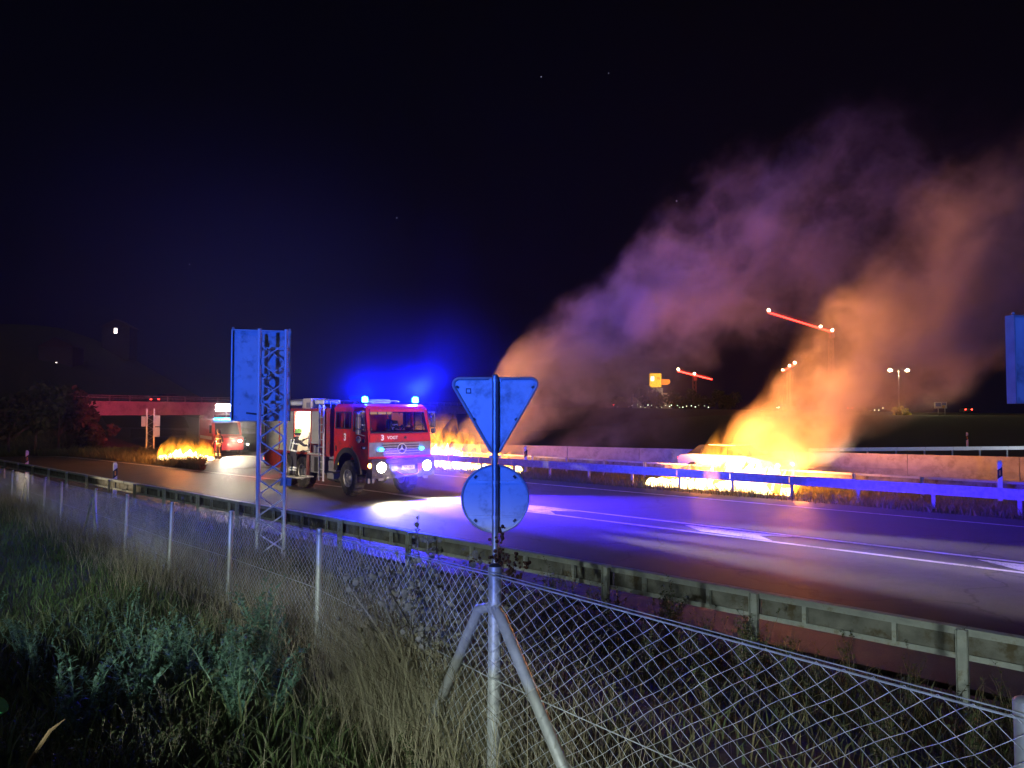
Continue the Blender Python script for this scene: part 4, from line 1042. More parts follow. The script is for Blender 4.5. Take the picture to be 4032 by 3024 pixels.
mb = MB(); mb.box((-.262, .0395, z0+.662), (.034, .003, .030)); mb.obj('sticker_print', alu_frame, st)
mb = MB()
for x, z in ((-.37, .70), (.37, .70), (-.205, .385), (.205, .385)): mb.box((x, .036, z+z0), (.03, .018, .022), (0, .6 if x < 0 else -.6, 0))
mb.obj('clip', dkgrey, tp)
mb = MB()
for z in (.765, .02): mb.cyl((0, 0, z+z0-.012), (0, 0, z+z0+.012), .036, n=14); mb.box((0, .036, z+z0), (.12, .022, .024))
mb.obj('clamp', alu_frame, tp)
cz = H(2.055); rr = .325
mb = MB(); mb.lathe([(.001, .046), (rr, .046), (rr, .050), (.001, .050)], 48, 'y', (0, 0, cz)); rp_ = mb.obj('round_panel', alu, sign)
mb = MB(); mb.tube([(rr*math.cos(a), .040, cz+rr*math.sin(a)) for a in [i*math.pi/24 for i in range(48)]], .011, 8, closed=True); mb.obj('rim', alu_frame, rp_, smooth=True)
for dz in (.165, -.175):
    hw = math.sqrt(rr*rr-dz*dz)-.015
    mb = MB(); mb.box((0, .034, cz+dz), (2*hw, .020, .022)); mb.cyl((0, 0, cz+dz-.016), (0, 0, cz+dz+.016), .036, n=14); mb.obj('crossbar', alu_frame, rp_)
mb = MB()
for a in (48, 132, 228, 312): mb.box((.285*math.cos(R(a)), .036, cz+.285*math.sin(R(a))), (.034, .016, .022), (0, R(a if a < 180 else a), 0))
mb.obj('clip', dkgrey, rp_)

# ---------------------------------------------------------------- lattice masts with sign panels
def mast(loc, rz, label, panel_only=False, base=None):
    h = 4.43-base; q = .235
    t = thing('sign_mast', label, 'sign mast', (loc[0], loc[1], base), rz, 'lattice masts with sign panels')
    lg = MB(); lg.cyl((0, 0, -.3), (0, 0, h), .031, n=12); lm = lg.mesh('leg', mast_steel, smooth=True)
    for sx in (-1, 1):
        for sy in (-1, 1): link('leg', lm, t, (sx*q, sy*q, (.0 if sy < 0 else -.03)))
    def lattice(a, b, ph, mirror):
        pts = []; step = .355; z = .1; k = ph
        while z < h-.05:
            u = .90 if k % 2 else .10
            for dz in (-.045, .045): pts.append(Vector(a).lerp(Vector(b), u)+Vector((0, 0, z+dz)))
            z += step; k += 1
        mb = MB(); mb.tube(pts, .0155, 6); return mb.obj('lattice_rod', mast_steel, t, smooth=True)
    lattice((-q, -q, 0), (q, -q, 0), 0, 0); lattice((-q, q, 0), (q, q, 0), 1, 0); lattice((-q, -q, 0), (-q, q, 0), 1, 0); lattice((q, -q, 0), (q, q, 0), 0, 0)
    w, zt, zb = 1.07, 4.46-base, 2.74-base; cx = -.22; py = .46
    mb = MB(); mb.box((cx, py+.06, (zt+zb)/2), (w, .11, zt-zb)); pn = mb.obj('sign_panel', alu, t)
    mb = MB()
    for x in (cx-w/2, cx+w/2): mb.box((x, py, (zt+zb)/2), (.022, .13, zt-zb+.02))
    for z in (zt, zb): mb.box((cx, py, z), (w+.02, .13, .022))
    mb.box((cx, py-.004, zt-.09), (w, .012, .012)); mb.obj('frame', alu_frame, pn)
    mb = MB()
    for x in (cx-w/2+.02, cx+w/2-.02): mb.sphere((x, py, zt+.035), .026, 8, 6)
    mb.cyl((cx-w/2+.17, py+.01, zt-.18), (cx-w/2+.17, py-.01, zt-.18), .03, n=12); mb.cyl((cx-w/2+.08, py+.01, zb+.82), (cx-w/2+.08, py-.01, zb+.82), .012, n=8); mb.obj('eye_bolt', alu_frame, pn)
    mb = MB(); mb.box((cx-w/2+.38, py-.05, zb+.13), (.22, .07, .035), (0, .12, 0)); mb.cyl((cx-w/2+.46, py-.03, zb+.11), (cx-w/2+.62, py-.03, zb+.09), .014, n=8); mb.obj('lamp_arm', dkgrey, pn)
    mb = MB()
    for z in (zt-.35, (zt+zb)/2, zb+.35): mb.box((.0, .30, z), (.62, .04, .05)); mb.box((-q, .25, z), (.04, .12, .05)); mb.box((q, .25, z), (.04, .12, .05))
    mb.obj('bracket', alu_frame, pn, kind='stuff')
    return t
m1 = mast((-4.47, 14.35), R(16), 'lattice mast carrying a tall blue lit panel, standing left before the fire truck', base=gz(-4.5, 14.35))
mb = MB(); mb.box((.26, -.23, 1.62-gz(-4.5, 14.35)), (.19, .01, .15), (0, .06, 0)); mb.obj('number_plate', mat('brown grey plate', (.40, .34, .33), .6, 0, .15, 6), m1)
bx0, by0 = 4.95, 7.02
t = thing('road_sign', 'blue lit box sign cut by the right picture edge, its pole hidden', 'road sign', (bx0, by0, gz(bx0, by0)), R(14)); zo = t.location.z
mb = MB(); mb.cyl((.05, .06, -.3), (.05, .06, 3.72-zo), .045, n=14); mb.obj('pole', galv, t, smooth=True)
mb = MB(); mb.box((0, -.03, 3.37-zo), (1.0, .085, .79)); pn = mb.obj('sign_panel', alu, t)
mb = MB()
for z in (2.985-zo, 3.755-zo): mb.box((0, -.03, z), (1.02, .095, .018))
for x in (-.505, .505): mb.box((x, -.03, 3.37-zo), (.014, .095, .79))
mb.obj('frame', alu_frame, pn)
mb = MB(); mb.sphere((-.47, -.03, 3.785-zo), .014, 8, 6); mb.cyl((-.36, -.07, 3.70-zo), (-.36, -.078, 3.70-zo), .016, n=10); mb.obj('eye_bolt', alu_frame, pn)

# ---------------------------------------------------------------- white marker posts
mk = MB(); mk.prism([(-.06, -.045), (.06, -.045), (.05, .045), (-.05, .045)], 0, 1.08, 'z'); mk.add([(-.06, -.045, 1.08), (.06, -.045, 1.08), (.05, .045, 1.15), (-.05, .045, 1.15), (-.05, .045, 1.08), (.05, .045, 1.08)], [(0, 1, 2, 3), (0, 3, 4), (1, 5, 2), (3, 2, 5, 4)])
mkm = mk.mesh('marker_body', white)
bd_ = MB(); bd_.add([(-.062, -.047, .62), (.062, -.047, .72), (.062, -.047, .98), (-.062, -.047, .88), (-.053, .047, .62), (.053, .047, .72), (.053, .047, .98), (-.053, .047, .88)], [(0, 1, 2, 3), (4, 7, 6, 5), (0, 4, 5, 1), (1, 5, 6, 2), (2, 6, 7, 3), (3, 7, 4, 0)])
bdm = bd_.mesh('black_band', black)
rf_ = MB(); rf_.box((0, -.049, .80), (.04, .004, .14)); rfm = rf_.mesh('reflector', mat('amber reflector', (.8, .38, .05), .3, .1, .1, 8))
def marker(x, y, z, rz, label):
    t = thing('marker_post', label, 'marker post', (x, y, z), rz, 'white marker posts along the road')
    link('marker_body', mkm, t); link('black_band', bdm, t); link('reflector', rfm, t)
marker(*nt(9.05, 38.6-.6), .1, R(40), 'leftmost white marker post behind the near guard rail')
marker(*nt(9.05, 27.3), .08, R(40), 'second white marker post from the left, behind the near guard rail')
marker(*nt(25.75, 24.35), .18, R(-30), 'white marker post behind the guard rail, right beside the round sign')
x, y = nt(25.58, 5.5); marker(x, y, .36, R(-25), 'marker post with a black band on the guard rail at far right')
marker(29.3, 49.6, .45, R(-20), 'thin marker post on the shining far rail at right')

# ---------------------------------------------------------------- vehicles
head_far = glow('distant headlight', (1.0, .93, .80), 40); head_soft = glow('dipped headlight', (1.0, .90, .72), 30); tail_far = glow('distant tail light', (1.0, .03, .02), 14)
def car(label, loc, rz, paint_m, group=None, head=head_soft, tail=tail_far, beam=0, van=False, cat='car', name='car', L=4.4):
    t = thing(name, label, cat, loc, rz, group); h = L/2
    if van: pf = [(-h, .35), (-h, 2.25), (-h+.1, 2.4), (h-1.7, 2.4), (h-1.1, 2.2), (h-.55, 1.35), (h-.05, 1.15), (h, .9), (h, .35)]; wt = .95
    else: pf = [(-h, .30), (-h, .78), (-h+.12, .95), (-h+.75, 1.02), (h-1.45, 1.02), (h-.25, .84), (h, .66), (h, .28)]; wt = .87
    mb = MB(); mb.prism(pf, -wt, wt, 'y'); mb.obj('body', paint_m, t)
    if not van:
        mb = MB(); c = [(-h+.45, 1.0), (-h+1.05, 1.42), (h-2.05, 1.44), (h-1.35, 1.0)]
        k = 4; vs = [(x, -wt+.06+(z-1)*.35, z) for x, z in c] + [(x, wt-.06-(z-1)*.35, z) for x, z in c]
        mb.add(vs, [(0, 1, 2, 3), (7, 6, 5, 4)] + [(i, i+4, (i+1) % 4+4, (i+1) % 4) for i in range(4)]); mb.obj('cabin_glass', mat('dark car glass', (.02, .022, .026), .1, 0, .1, 4), t)
        mb = MB(); mb.box((-.22, 0, 1.445), (1.35, 1.36, .03)); mb.obj('roof', paint_m, t)
    else:
        mb = MB(); mb.add([(h-.53, -.80, 1.38), (h-.53, .80, 1.38), (h-1.07, .74, 2.16), (h-1.07, -.74, 2.16)], [(0, 1, 2, 3)]); mb.v = [(x+.02, y, z+.02) for x, y, z in mb.v]; mb.obj('windscreen', mat('dark car glass', (.02, .022, .026), .1, 0, .1, 4), t)
        for s in (-1, 1):
            mb = MB(); mb.box((h-1.35, s*(wt+.004), 1.75), (.8, .012, .55)); mb.obj('side_window', mat('dark car glass', (.02, .022, .026), .1, 0, .1, 4), t)
    wm = MB(); wm.lathe([(.10, -.1), (.30, -.11), (.33, -.08), (.33, .08), (.30, .11), (.10, .1)], 20, 'y'); wm_ = wm.mesh('wheel', rubber)
    rm_ = MB(); rm_.lathe([(.001, -.115), (.2, -.115), (.21, -.09), (.21, .09), (.2, .115), (.001, .115)], 16, 'y'); rmm_ = rm_.mesh('rim', rim_m)
    for sx in (h-.85, -h+.8):
        for s in (-1, 1): o = link('wheel', wm_, t, (sx, s*(wt-.08), .33)); link('rim', rmm_, o)
    hz2 = .66 if not van else .95
    hm_ = MB(); hm_.sphere((0, 0, 0), .10, 10, 8, (.5, 1.35, .75)); hmm = hm_.mesh('headlight', head)
    tm_ = MB(); tm_.box((0, 0, 0), (.05, .30, .13)); tmm = tm_.mesh('tail_light', tail)
    for s in (-1, 1): link('headlight', hmm, t, (h-.03, s*(wt-.24), hz2)); link('tail_light', tmm, t, (-h-.01, s*(wt-.2), hz2+.12))
    if beam: lamp('headlight_beam', 'SPOT', (h+.12, 0, hz2), beam, (1, .86, .58), t, radius=.12, target=(h+22, 2.6, .35), cone=70, blend=.8)
    return t
wcar = mat('white car paint', (.78, .78, .76), .3, 0, .06, 3, coat=.6); dcar = mat('dark car paint', (.05, .05, .06), .3, 0, .2, 3, coat=.6); rcar = mat('red van paint', (.5, .03, .02), .35, 0, .2, 3, coat=.5)
car('white car with headlights on, passing behind the big fire along the concrete barrier', (9.9, 34.3, 0), HEAD-.03, wcar, beam=3500, L=4.8, head=head_far)
vx, vy = -20.6, 54.5
van = car('red fire van with its headlights on, parked under the bridge behind the small fire', (vx, vy, gz(vx, vy)), R(-58), rcar, beam=4200, van=True, cat='van', name='fire_van', L=5.4, head=head_far)
mb = MB(); mb.box((.9, 0, 2.46), (.24, 1.3, .10), bev=.03); mb.obj('light_bar', blue_m, van)
mb = MB()
for s in (-1, 1): mb.box((-.3, s*.957, 1.15), (4.2, .01, .22))
mb.obj('reflective_band', refl, van)
mb = MB(); mb.cyl((-1.2, .6, 2.4), (-1.2, .6, 3.25), .035, n=8); ml = mb.obj('light_mast', galv, van)
mb = MB(); mb.box((-1.1, .6, 3.25), (.14, 1.5, .45), (0, .2, 0)); mb.obj('flood_lamp', glow('flood lamp', (1, .95, .85), 90), ml)
lamp('flood_light', 'SPOT', (-.95, .6, 3.2), 2600, (1, .95, .86), van, radius=.15, target=(9, 3.5, 0), cone=110, blend=.5)
lamp('red_flasher', 'SPOT', (-2.0, .2, 2.9), 25000, (1.0, .045, .09), van, radius=.15, target=(-36, -1.5, 4.2), cone=36, blend=.4)
bz = 3.66
def on_bridge(s, y): p = Matrix.Rotation(bang, 3, 'Z') @ Vector((s, y, 0)); return (B0.x+p.x, B0.y+p.y, bz)
car('car with red tail lights crossing the bridge to the left of the blue lit panel', on_bridge(9, 2.2), bang, dcar, 'cars on the bridge and the roads beyond')
car('car with white headlights below the bridge, just left of the bridge pier', (-33.0, 93, gz(-33, 93)), R(-60), dcar, 'cars on the bridge and the roads beyond', head=head_far)
car('car with headlights on below the bridge, just right of the bridge pier', (-33.2, 112, gz(-33.2, 112)), R(-75), dcar, 'cars on the bridge and the roads beyond')

# small mast with three little panels on the verge
mx_, my_ = -26.3, 56.0
t = thing('sign_mast', 'small lattice mast with three little panels on the verge before the bridge', 'sign mast', (mx_, my_, gz(mx_, my_)), R(25), 'lattice masts with sign panels')
zb_ = gz(mx_, my_); hh_ = 3.14-zb_
lg = MB(); lg.box((0, 0, hh_/2), (.10, .08, hh_)); lm = lg.mesh('leg', alu_frame)
for s in (-1, 1): link('leg', lm, t, (s*.24, 0, 0))
pts = [(.22*(-1)**k, 0, .1+k*.28) for k in range(int((hh_-.1)/.28))]; mb = MB(); mb.tube(pts, .022, 5); mb.obj('lattice_rod', galv, t)
pan = mat('small panel back', (.62, .52, .48), .6, .1, .12, 3)
for (x, z0, z1, w_) in ((-.46, 1.98, 2.72, .30), (.47, 1.98, 2.78, .34), (.46, 1.22, 1.92, .34)):
    mb = MB(); mb.box((x, .03, (z0+z1)/2), (w_, .05, z1-z0), bev=.01); mb.obj('sign_panel', pan, t)

# ---------------------------------------------------------------- distant things on the right
def px(X, Y, d): return ((X-1106)/1661*d, d, EYE-(Y-890)/1661*d)
dist_asp = asp2
V = []; Fq = []
for i in range(24):
    u = i/23; X = 980+1400*u; d = 178+22*u; x, y, z = px(X, 876.5+19*u, d); V += [(x, y-4, z), (x, y+6, z), (x, y-9, gz(x, y-9)-.5)]
for i in range(23): a = i*3; Fq += [(a, a+1, a+4, a+3), (a+2, a, a+3, a+5)]
np_mesh('distant_road', np.array(V), np.array(Fq), dist_asp, 'structure')
def dist_z(x): 
    X = 1106+1661*x/188; u = (X-980)/1400; return EYE-(876.5+19*u-890)/1661*(178+22*u)
for X, lab, rz, hd_, tl_ in ((1345, 'distant car with red and white lights below the yellow lit sign tower', 0, head_far, tail_far), (1700, 'distant car with white headlights seen through the right smoke plume', R(180), head_far, tail_far), (2086, 'distant car with red tail lights right of the lit direction sign', R(75), head_far, glow('strong tail light', (1, .03, .02), 40)), (1852, 'distant car with a faint red light left of the tall twin street lamp', R(20), glow('weak headlight', (.6, .7, .8), 2), tail_far)):
    d = 186; x = (X-1106)/1661*d; car(lab, (x, d, dist_z(x)), rz, dcar, 'cars on the bridge and the roads beyond', head=hd_, tail=tl_)
d = 183; x = (1910-1106)/1661*d; zb_ = dist_z(x)
t = thing('street_lamp', 'tall twin headed street lamp shining yellow in the distance at right', 'street lamp', (x, d-7, zb_-.8))
mb = MB(); mb.cyl((0, 0, 0), (0, 0, 10.6), .22, .13, 10); mb.obj('pole', galv, t)
mb = MB(); mb.tube([(-1.9, 0, 10.3), (-1.2, 0, 10.55), (0, 0, 10.6), (1.2, 0, 10.55), (1.9, 0, 10.3)], .07, 6); mb.obj('arm', galv, t)
for s in (-1, 1):
    mb = MB(); mb.box((s*1.95, 0, 10.36), (1.0, .6, .16), bev=.05); h_ = mb.obj('lamp_head', dkgrey, t)
    mb = MB(); mb.sphere((s*1.95, -.1, 10.24), .36, 12, 8, (1.3, 1, .8)); mb.obj('lamp_glass', glow('sodium lamp', (1.0, .93, .52), 150), h_)
    lamp('street_light', 'POINT', (s*1.95, -.9, 9.6), 2200, (1.0, .88, .45), t, radius=.25)
d = 172; x0, _, zt = px(2018, 868, d); x1, _, zb2 = px(2054, 882, d)
t = thing('direction_sign', 'blue and white direction sign board on two legs beyond the dark field', 'direction sign', (x0, d, dist_z(x0)-1.6), R(0))
zz = zt-t.location.z; zl = zb2-t.location.z
sw = mat('blue sign face', (.06, .16, .55), .5, 0, .1, 3)
mb = MB(); mb.box((1.4, 0, (zz+zl)/2), (2.8, .12, zz-zl)); bo_ = mb.obj('board', white, t)
mb = MB(); mb.box((.85, -.07, (zz+zl)/2+.1), (1.2, .03, (zz-zl)*.55)); mb.box((2.15, -.07, (zz+zl)/2+.25), (.9, .03, (zz-zl)*.4)); mb.obj('blue_field', sw, bo_)
for xx in (.9, 2.4): mb = MB(); mb.box((xx, .06, zl/2), (.16, .14, zl)); mb.obj('leg', galv, t)
mb = MB(); mb.sphere((2.0, -.09, (zz+zl)/2-.35), .36, 12, 6, (1, .1, 1)); mb.obj('round_plate', mat('yellow plate', (.8, .5, .05), .5, 0, .1, 4), t)
lamp('board_fill', 'SPOT', (1.2, -5, .6), 900, (.9, .95, 1.0), t, radius=.1, target=(1.3, 0, (zz+zl)/2), cone=50)  # unseen spot added to brighten the board
# shop tower with lit signs
d = 205; gx, gy, gzv = px(1428, 850, d)
t = thing('lit_building', 'yellow lit sign tower with an orange sign and a pale low building behind dark trees', 'building', (gx, d, gz(gx, d)))
zo = t.location.z; k = d/1661
def bx(mb, X0, X1, Y0, Y1, dp, yo=0): 
    a = px(X0, Y0, d); b = px(X1, Y1, d); mb.box(((a[0]+b[0])/2-gx, yo+dp/2, (a[2]+b[2])/2-zo), (abs(b[0]-a[0]), dp, abs(a[2]-b[2])), bev=.08); return mb
mb = MB(); bx(mb, 1408, 1432, 838, 890, 3); bx(mb, 1380, 1462, 848, 892, 8, 3); mb.obj('wall', mat('pale building wall', (.55, .48, .40), .8, 0, .1, .6), t)
mb = bx(MB(), 1405, 1429, 806.5, 836, 1.2); ys = mb.obj('tower_sign', glow('yellow sign light', (1.0, .50, .02), 2.4), t)
mb = bx(MB(), 1405.6, 1413, 813, 823, .3, -.32); mb.obj('sign_logo', glow('white sign light', (1.0, .85, .60), 5), ys)
mb = MB(); bx(mb, 1420.5, 1421.8, 814, 820, .2, -.22); bx(mb, 1423.6, 1424.9, 814, 820, .2, -.22); mb.obj('sign_print', dkgrey, ys)
a = px(1431, 819, d); b = px(1448, 831, d); mb = MB(); w_, h2 = b[0]-a[0], a[2]-b[2]
mb.prism([(0, 0), (w_*.6, 0), (w_*.9, h2*.2), (w_, h2*.55), (w_*.9, h2*.95), (0, h2)], 0, .8, 'y'); mb.v = [(x+a[0]-gx, y-.1, z+b[2]-zo) for x, y, z in mb.v]; mb.obj('orange_sign', glow('orange sign light', (1.0, .25, .02), 1.8), t)
lamp('facade_light', 'POINT', (2.0, -4, 3.2+gzv-zo), 700, (1, .75, .45), t, radius=.4)
# tower cranes with red light strings on the jib
red_led = glow('red crane light', (1.0, .03, .02), 30); warm_led = glow('warm crane lamp', (1.0, .72, .40), 80)
crane_m = mat('crane steel', (.35, .22, .18), .6, .2, .2, 3)
def crane(label, a, b, lamps, mast_u, r=.16):
    a = Vector(a); b = Vector(b); c = a.lerp(b, mast_u); zb_ = gz(c.x, c.y)-1
    t = thing('tower_crane', label, 'crane', (c.x, c.y, zb_), 0, 'tower cranes with red lights'); o = Vector(t.location)
    mb = MB(); hm2 = c.z-zb_; q = .55
    for sx in (-q, q):
        for sy in (-q, q): mb.cyl((sx, sy, 0), (sx, sy, hm2), .06, n=4)
    k = int(hm2/1.5)
    for i in range(k): mb.cyl((-q, -q, i*1.5), (q, -q, i*1.5+1.5), .035, n=3); mb.cyl((q, q, i*1.5), (-q, q, i*1.5+1.5), .035, n=3)
    mb.obj('mast', crane_m, t)
    A, B = a-o, b-o; n = max(4, int((B-A).length/2)); mb = MB(); side = (B-A).normalized().cross(Vector((0, 0, 1)))*.5
    for off in (side, -side, Vector((0, 0, .95))): mb.cyl(A+off, B+off, .05, n=4)
    for i in range(n):
        p, q2 = A.lerp(B, i/n), A.lerp(B, (i+1)/n); mb.cyl(p+side, q2+Vector((0, 0, .95)), .03, n=3); mb.cyl(p-side, q2+Vector((0, 0, .95)), .03, n=3)
    mb.obj('jib', crane_m, t)
    mb = MB(); mb.tube([A+Vector((0, 0, .2)), B+Vector((0, 0, .2))], r, 6); mb.obj('light_string', red_led, t)
    mb = MB(); mb.box((.0, -.9, hm2-1.0), (1.2, 1.2, 1.5), bev=.1); mb.obj('cab', crane_m, t)
    for u in lamps:
        p = A.lerp(B, u); mb = MB(); mb.sphere(p+Vector((0, 0, .75)), .34, 8, 6); mb.obj('lamp', warm_led, t)
crane('largest crane jib with a long red light string above the right smoke plume', px(1663, 676, 180), px(1800, 718, 226), (0, .78, 1.0), .97, .13)
crane('middle tower crane with a red light string beside the yellow sign tower', px(1466, 803, 235), px(1538, 820.5, 295), (0, .42), .42, .17)
crane('short crane arm with three warm lamps half hidden in the right smoke plume', px(1692, 803, 300), px(1718, 788, 255), (0, .6, 1.0), .5, .10)
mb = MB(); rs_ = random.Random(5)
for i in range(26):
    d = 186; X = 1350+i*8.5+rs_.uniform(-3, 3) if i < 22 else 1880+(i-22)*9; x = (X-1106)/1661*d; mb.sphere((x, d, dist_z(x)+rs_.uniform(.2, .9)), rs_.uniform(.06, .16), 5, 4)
mb.obj('roadside_glints', glow('greenish glint', (.75, 1.0, .62), 3.5), kind='stuff')  # glowing dots standing in for grass lit by headlights
# yellow flowering bushes under the lamp
yl = leaf('yellow flowering leaves', (.42, .36, .02), (.62, .52, .04))
gl = leaf('dark tree leaves', (.030, .045, .016), (.060, .075, .028)); bark = mat('bark', (.09, .07, .05), .9, 0, .4, 6, .5, 20)
def crown(rs, h0, h1, rad, count, size, lobes=7, zs=1.0):
    """leaf quads gathered in clumps through the volume of an uneven crown"""
    cl = [(rs.gauss(0, rad*.42), rs.gauss(0, rad*.42), rs.uniform(h0+.15*(h1-h0), h1-.1*(h1-h0)), rad*rs.uniform(.28, .55)) for _ in range(lobes)]
    V = np.zeros((count*4, 3)); 
    for i in range(count):
        c = cl[i % lobes]; u = np.array([rs.gauss(0, 1), rs.gauss(0, 1), rs.gauss(0, 1)*zs]); u /= max(.01, np.linalg.norm(u))
        p = np.array(c[:3])+u*c[3]*rs.random()**.4
        a = np.array([rs.gauss(0, 1) for _ in range(3)]); a /= np.linalg.norm(a); b = np.cross(a, [rs.gauss(0, 1) for _ in range(3)]); b /= max(.01, np.linalg.norm(b))
        s = size*rs.uniform(.5, 1.2); V[i*4] = p-a*s; V[i*4+1] = p+b*s*.55; V[i*4+2] = p+a*s; V[i*4+3] = p-b*s*.55
    return V, np.arange(count*4).reshape(-1, 4), cl
def tree(label, loc, h, rad, seed, count=1400, size=.28, lm=None, group='dark trees in the background', trunk=True, name='tree', cat='tree'):
    rs = random.Random(seed); t = thing(name, label, cat, loc, rs.uniform(0, 6), group)
    V, Fq, cl = crown(rs, h*.22 if trunk else 0, h, rad, count, size, lobes=9)
    o = np_mesh('crown', V, Fq, lm or gl); o.parent = t
    mb = MB(); mb.tube([(0, 0, -.3), (.05, .03, h*.3), (-.05, .1, h*.62)], [.05*h**.6, .035*h**.6, .02], 8)
    for c in cl[:6]: mb.tube([(0, .02, h*.25), (c[0]*.5, c[1]*.5, (h*.3+c[2])/2), (c[0], c[1], c[2])], [.03*h**.5, .02*h**.5, .008], 5)
    mb.obj('trunk', bark, t); return t
for i, (X, d, h, r_) in enumerate(((20, 66, 5.4, 2.6), (78, 70, 6.2, 2.8), (128, 72, 5.6, 2.4), (172, 76, 4.2, 1.9), (215, 72, 2.6, 1.3))):
    x = (X-1106)/1661*d; lab = ['tree at the left picture edge on the dark bank', 'tallest dark tree on the bank left of the red bridge', 'rounded dark tree on the bank, third from the left edge', 'small dark tree where the red bridge starts', 'low bush on the bank below the start of the bridge'][i]
    tree(lab, (x, d, gz(x, d)-.1), h, r_, 20+i, 1500, .30)
for i, (X, h, r_) in enumerate(((1345, 3.6, 2.6), (1392, 6.2, 3.2), (1418, 5.4, 2.8), (1462, 5.0, 3.4), (1512, 6.0, 3.6), (1565, 5.2, 3.4))):
    d = 197; x = (X-1106)/1661*d; lab = ['low dark tree left of the yellow sign tower', 'dark tree standing just left of the yellow sign tower', 'dark tree right before the yellow sign tower', 'dark tree right of the orange sign', 'broad dark tree under the middle crane', 'dark tree between the middle crane and the right smoke plume'][i]
    tree(lab, (x, d, max(gz(x, d), dist_z(x)-.5)-.3), h, r_, 40+i, 900, .45)
for i, X in enumerate((1936, 1952)):
    d = 174; x = (X-1106)/1661*d
    tree(['yellow bush right of the street lamp, the nearer to its pole', 'yellow bush beside the street lamp, the one farther from its pole'][i], (x, d, dist_z(x)-1.4), 2.3, 1.5, 60+i, 500, .28, yl, 'yellow bushes under the street lamp', False, 'bush', 'bush')
# houses on the far hill with lit windows
for (X, Y, d, lab) in ((247, 714, 205, 'small house with one bright lit window high on the dark hillside'), (118, 786, 170, 'small house with a weak lit window low on the dark hillside')):
    x, y, z = px(X, Y, d); t = thing('house', lab, 'house', (x, y, gz(x, y)), R(8), 'houses on the dark hillside'); hz3 = max(3.2, z-t.location.z+1)
    mb = MB(); mb.box((0, 3, hz3/2-1), (7, 6, hz3+2)); mb.obj('wall', mat('house wall', (.05, .05, .05), .9, 0, .2, .8), t)
    mb = MB(); mb.prism([(-4, hz3), (4, hz3), (0, hz3+2.2)], -.3, 6.3, 'y'); mb.obj('roof', mat('house roof', (.06, .04, .035), .9, 0, .3, 1), t)
    mb = MB(); mb.box((0, -.02, z-t.location.z), (.9, .06, 1.5 if Y < 750 else .9)); wd = mb.obj('window', alu_frame, t); mb = MB(); mb.box((0, -.06, z-t.location.z), (.7, .03, 1.3 if Y < 750 else .7)); mb.obj('pane', glow('lit window', (1.0, .85, .75), 9 if Y < 750 else 5), wd)
mb = MB()
for X, Y in ((1170, 155), (855, 467), (405, 569), (1318, 147), (1465, 430)): x, y, z = px(X, Y, 850); mb.sphere((x, y, z), .40, 6, 4)
mb.obj('stars', glow('star', (.85, .9, 1.0), 1.6), kind='stuff')
# ================================================================ VEGETATION
def gzv(X, Y): return np.array([gz(a, b) for a, b in zip(X, Y)])
def scatter(n, f):
    """n random (n,t) pairs through f -> world x, y"""
    P = [f() for _ in range(n)]
    XY = np.array([nt(a, b) for a, b in P]); return XY[:, 0], XY[:, 1]
def blades(name, X, Y, hlo, hhi, w, bend, m, wide=None, zoff=-.03, kind='stuff', seg=2):
    k = len(X); Z = gzv(X, Y)+zoff; h = rng.uniform(hlo, hhi, k)*rng.uniform(.6, 1.0, k)
    a = rng.uniform(0, 2*np.pi, k); b = rng.uniform(0, 2*np.pi, k); d = h*bend*rng.uniform(.2, 1.3, k)
    ww = w*rng.uniform(.6, 1.3, k)
    cx, sx = np.cos(a)*ww/2, np.sin(a)*ww/2; bx, by = np.cos(b)*d, np.sin(b)*d
    V = np.zeros((k, 6, 3))
    for i, (u, wf) in enumerate(((0, 1), (.55, .75), (1, .12))):
        V[:, i*2, 0] = X-cx*wf+bx*u*u; V[:, i*2+1, 0] = X+cx*wf+bx*u*u
        V[:, i*2, 1] = Y-sx*wf+by*u*u; V[:, i*2+1, 1] = Y+sx*wf+by*u*u
        V[:, i*2, 2] = V[:, i*2+1, 2] = Z+h*(u-.25*bend*u*u)
    o = np.arange(k)[:, None]*6
    F = np.concatenate([o+np.array([0, 1, 3, 2]), o+np.array([2, 3, 5, 4])])
    return np_mesh(name, V.reshape(-1, 3), F, m, kind)
def patch(v, f=.5, s=0): return .5+.5*math.sin(v[0]*f*2.1+s)*math.cos(v[1]*f*1.7+s*2)
lawn = leaf('lawn grass', (.030, .065, .018), (.07, .11, .032)); dry = leaf('dry straw', (.17, .15, .095), (.31, .28, .19), .7)
drygreen = leaf('half dry grass', (.085, .085, .035), (.17, .15, .075), .7); weed = leaf('weed leaves', (.07, .10, .04), (.13, .15, .07)); teal = leaf('blue green leaves', (.075, .16, .105), (.16, .26, .18))
brown = leaf('dark brown seed heads', (.05, .022, .015), (.10, .045, .03), .8); stemm = leaf('dry stems', (.16, .13, .08), (.28, .23, .15), .7)
# lawn on the photographer's side
def f_lawn():
    t = random.uniform(-1, 30)*random.random()**.35; nf = lerp(NF, t); return nf-.35-random.random()**1.0*6.5, t
X, Y = scatter(60000, f_lawn); k = (X*X+Y*Y > 1.6) & (Y > .6); blades('lawn', X[k], Y[k], .07, .26, .010, .5, lawn)
def f_clump():
    t = random.uniform(0, 9); nf = lerp(NF, t); return nf-.4-random.random()*4, t
X, Y = scatter(9000, f_clump); k = (X*X+Y*Y > 2.5) & (Y > .9); blades('lawn_weeds', X[k], Y[k], .12, .40, .018, .7, weed)
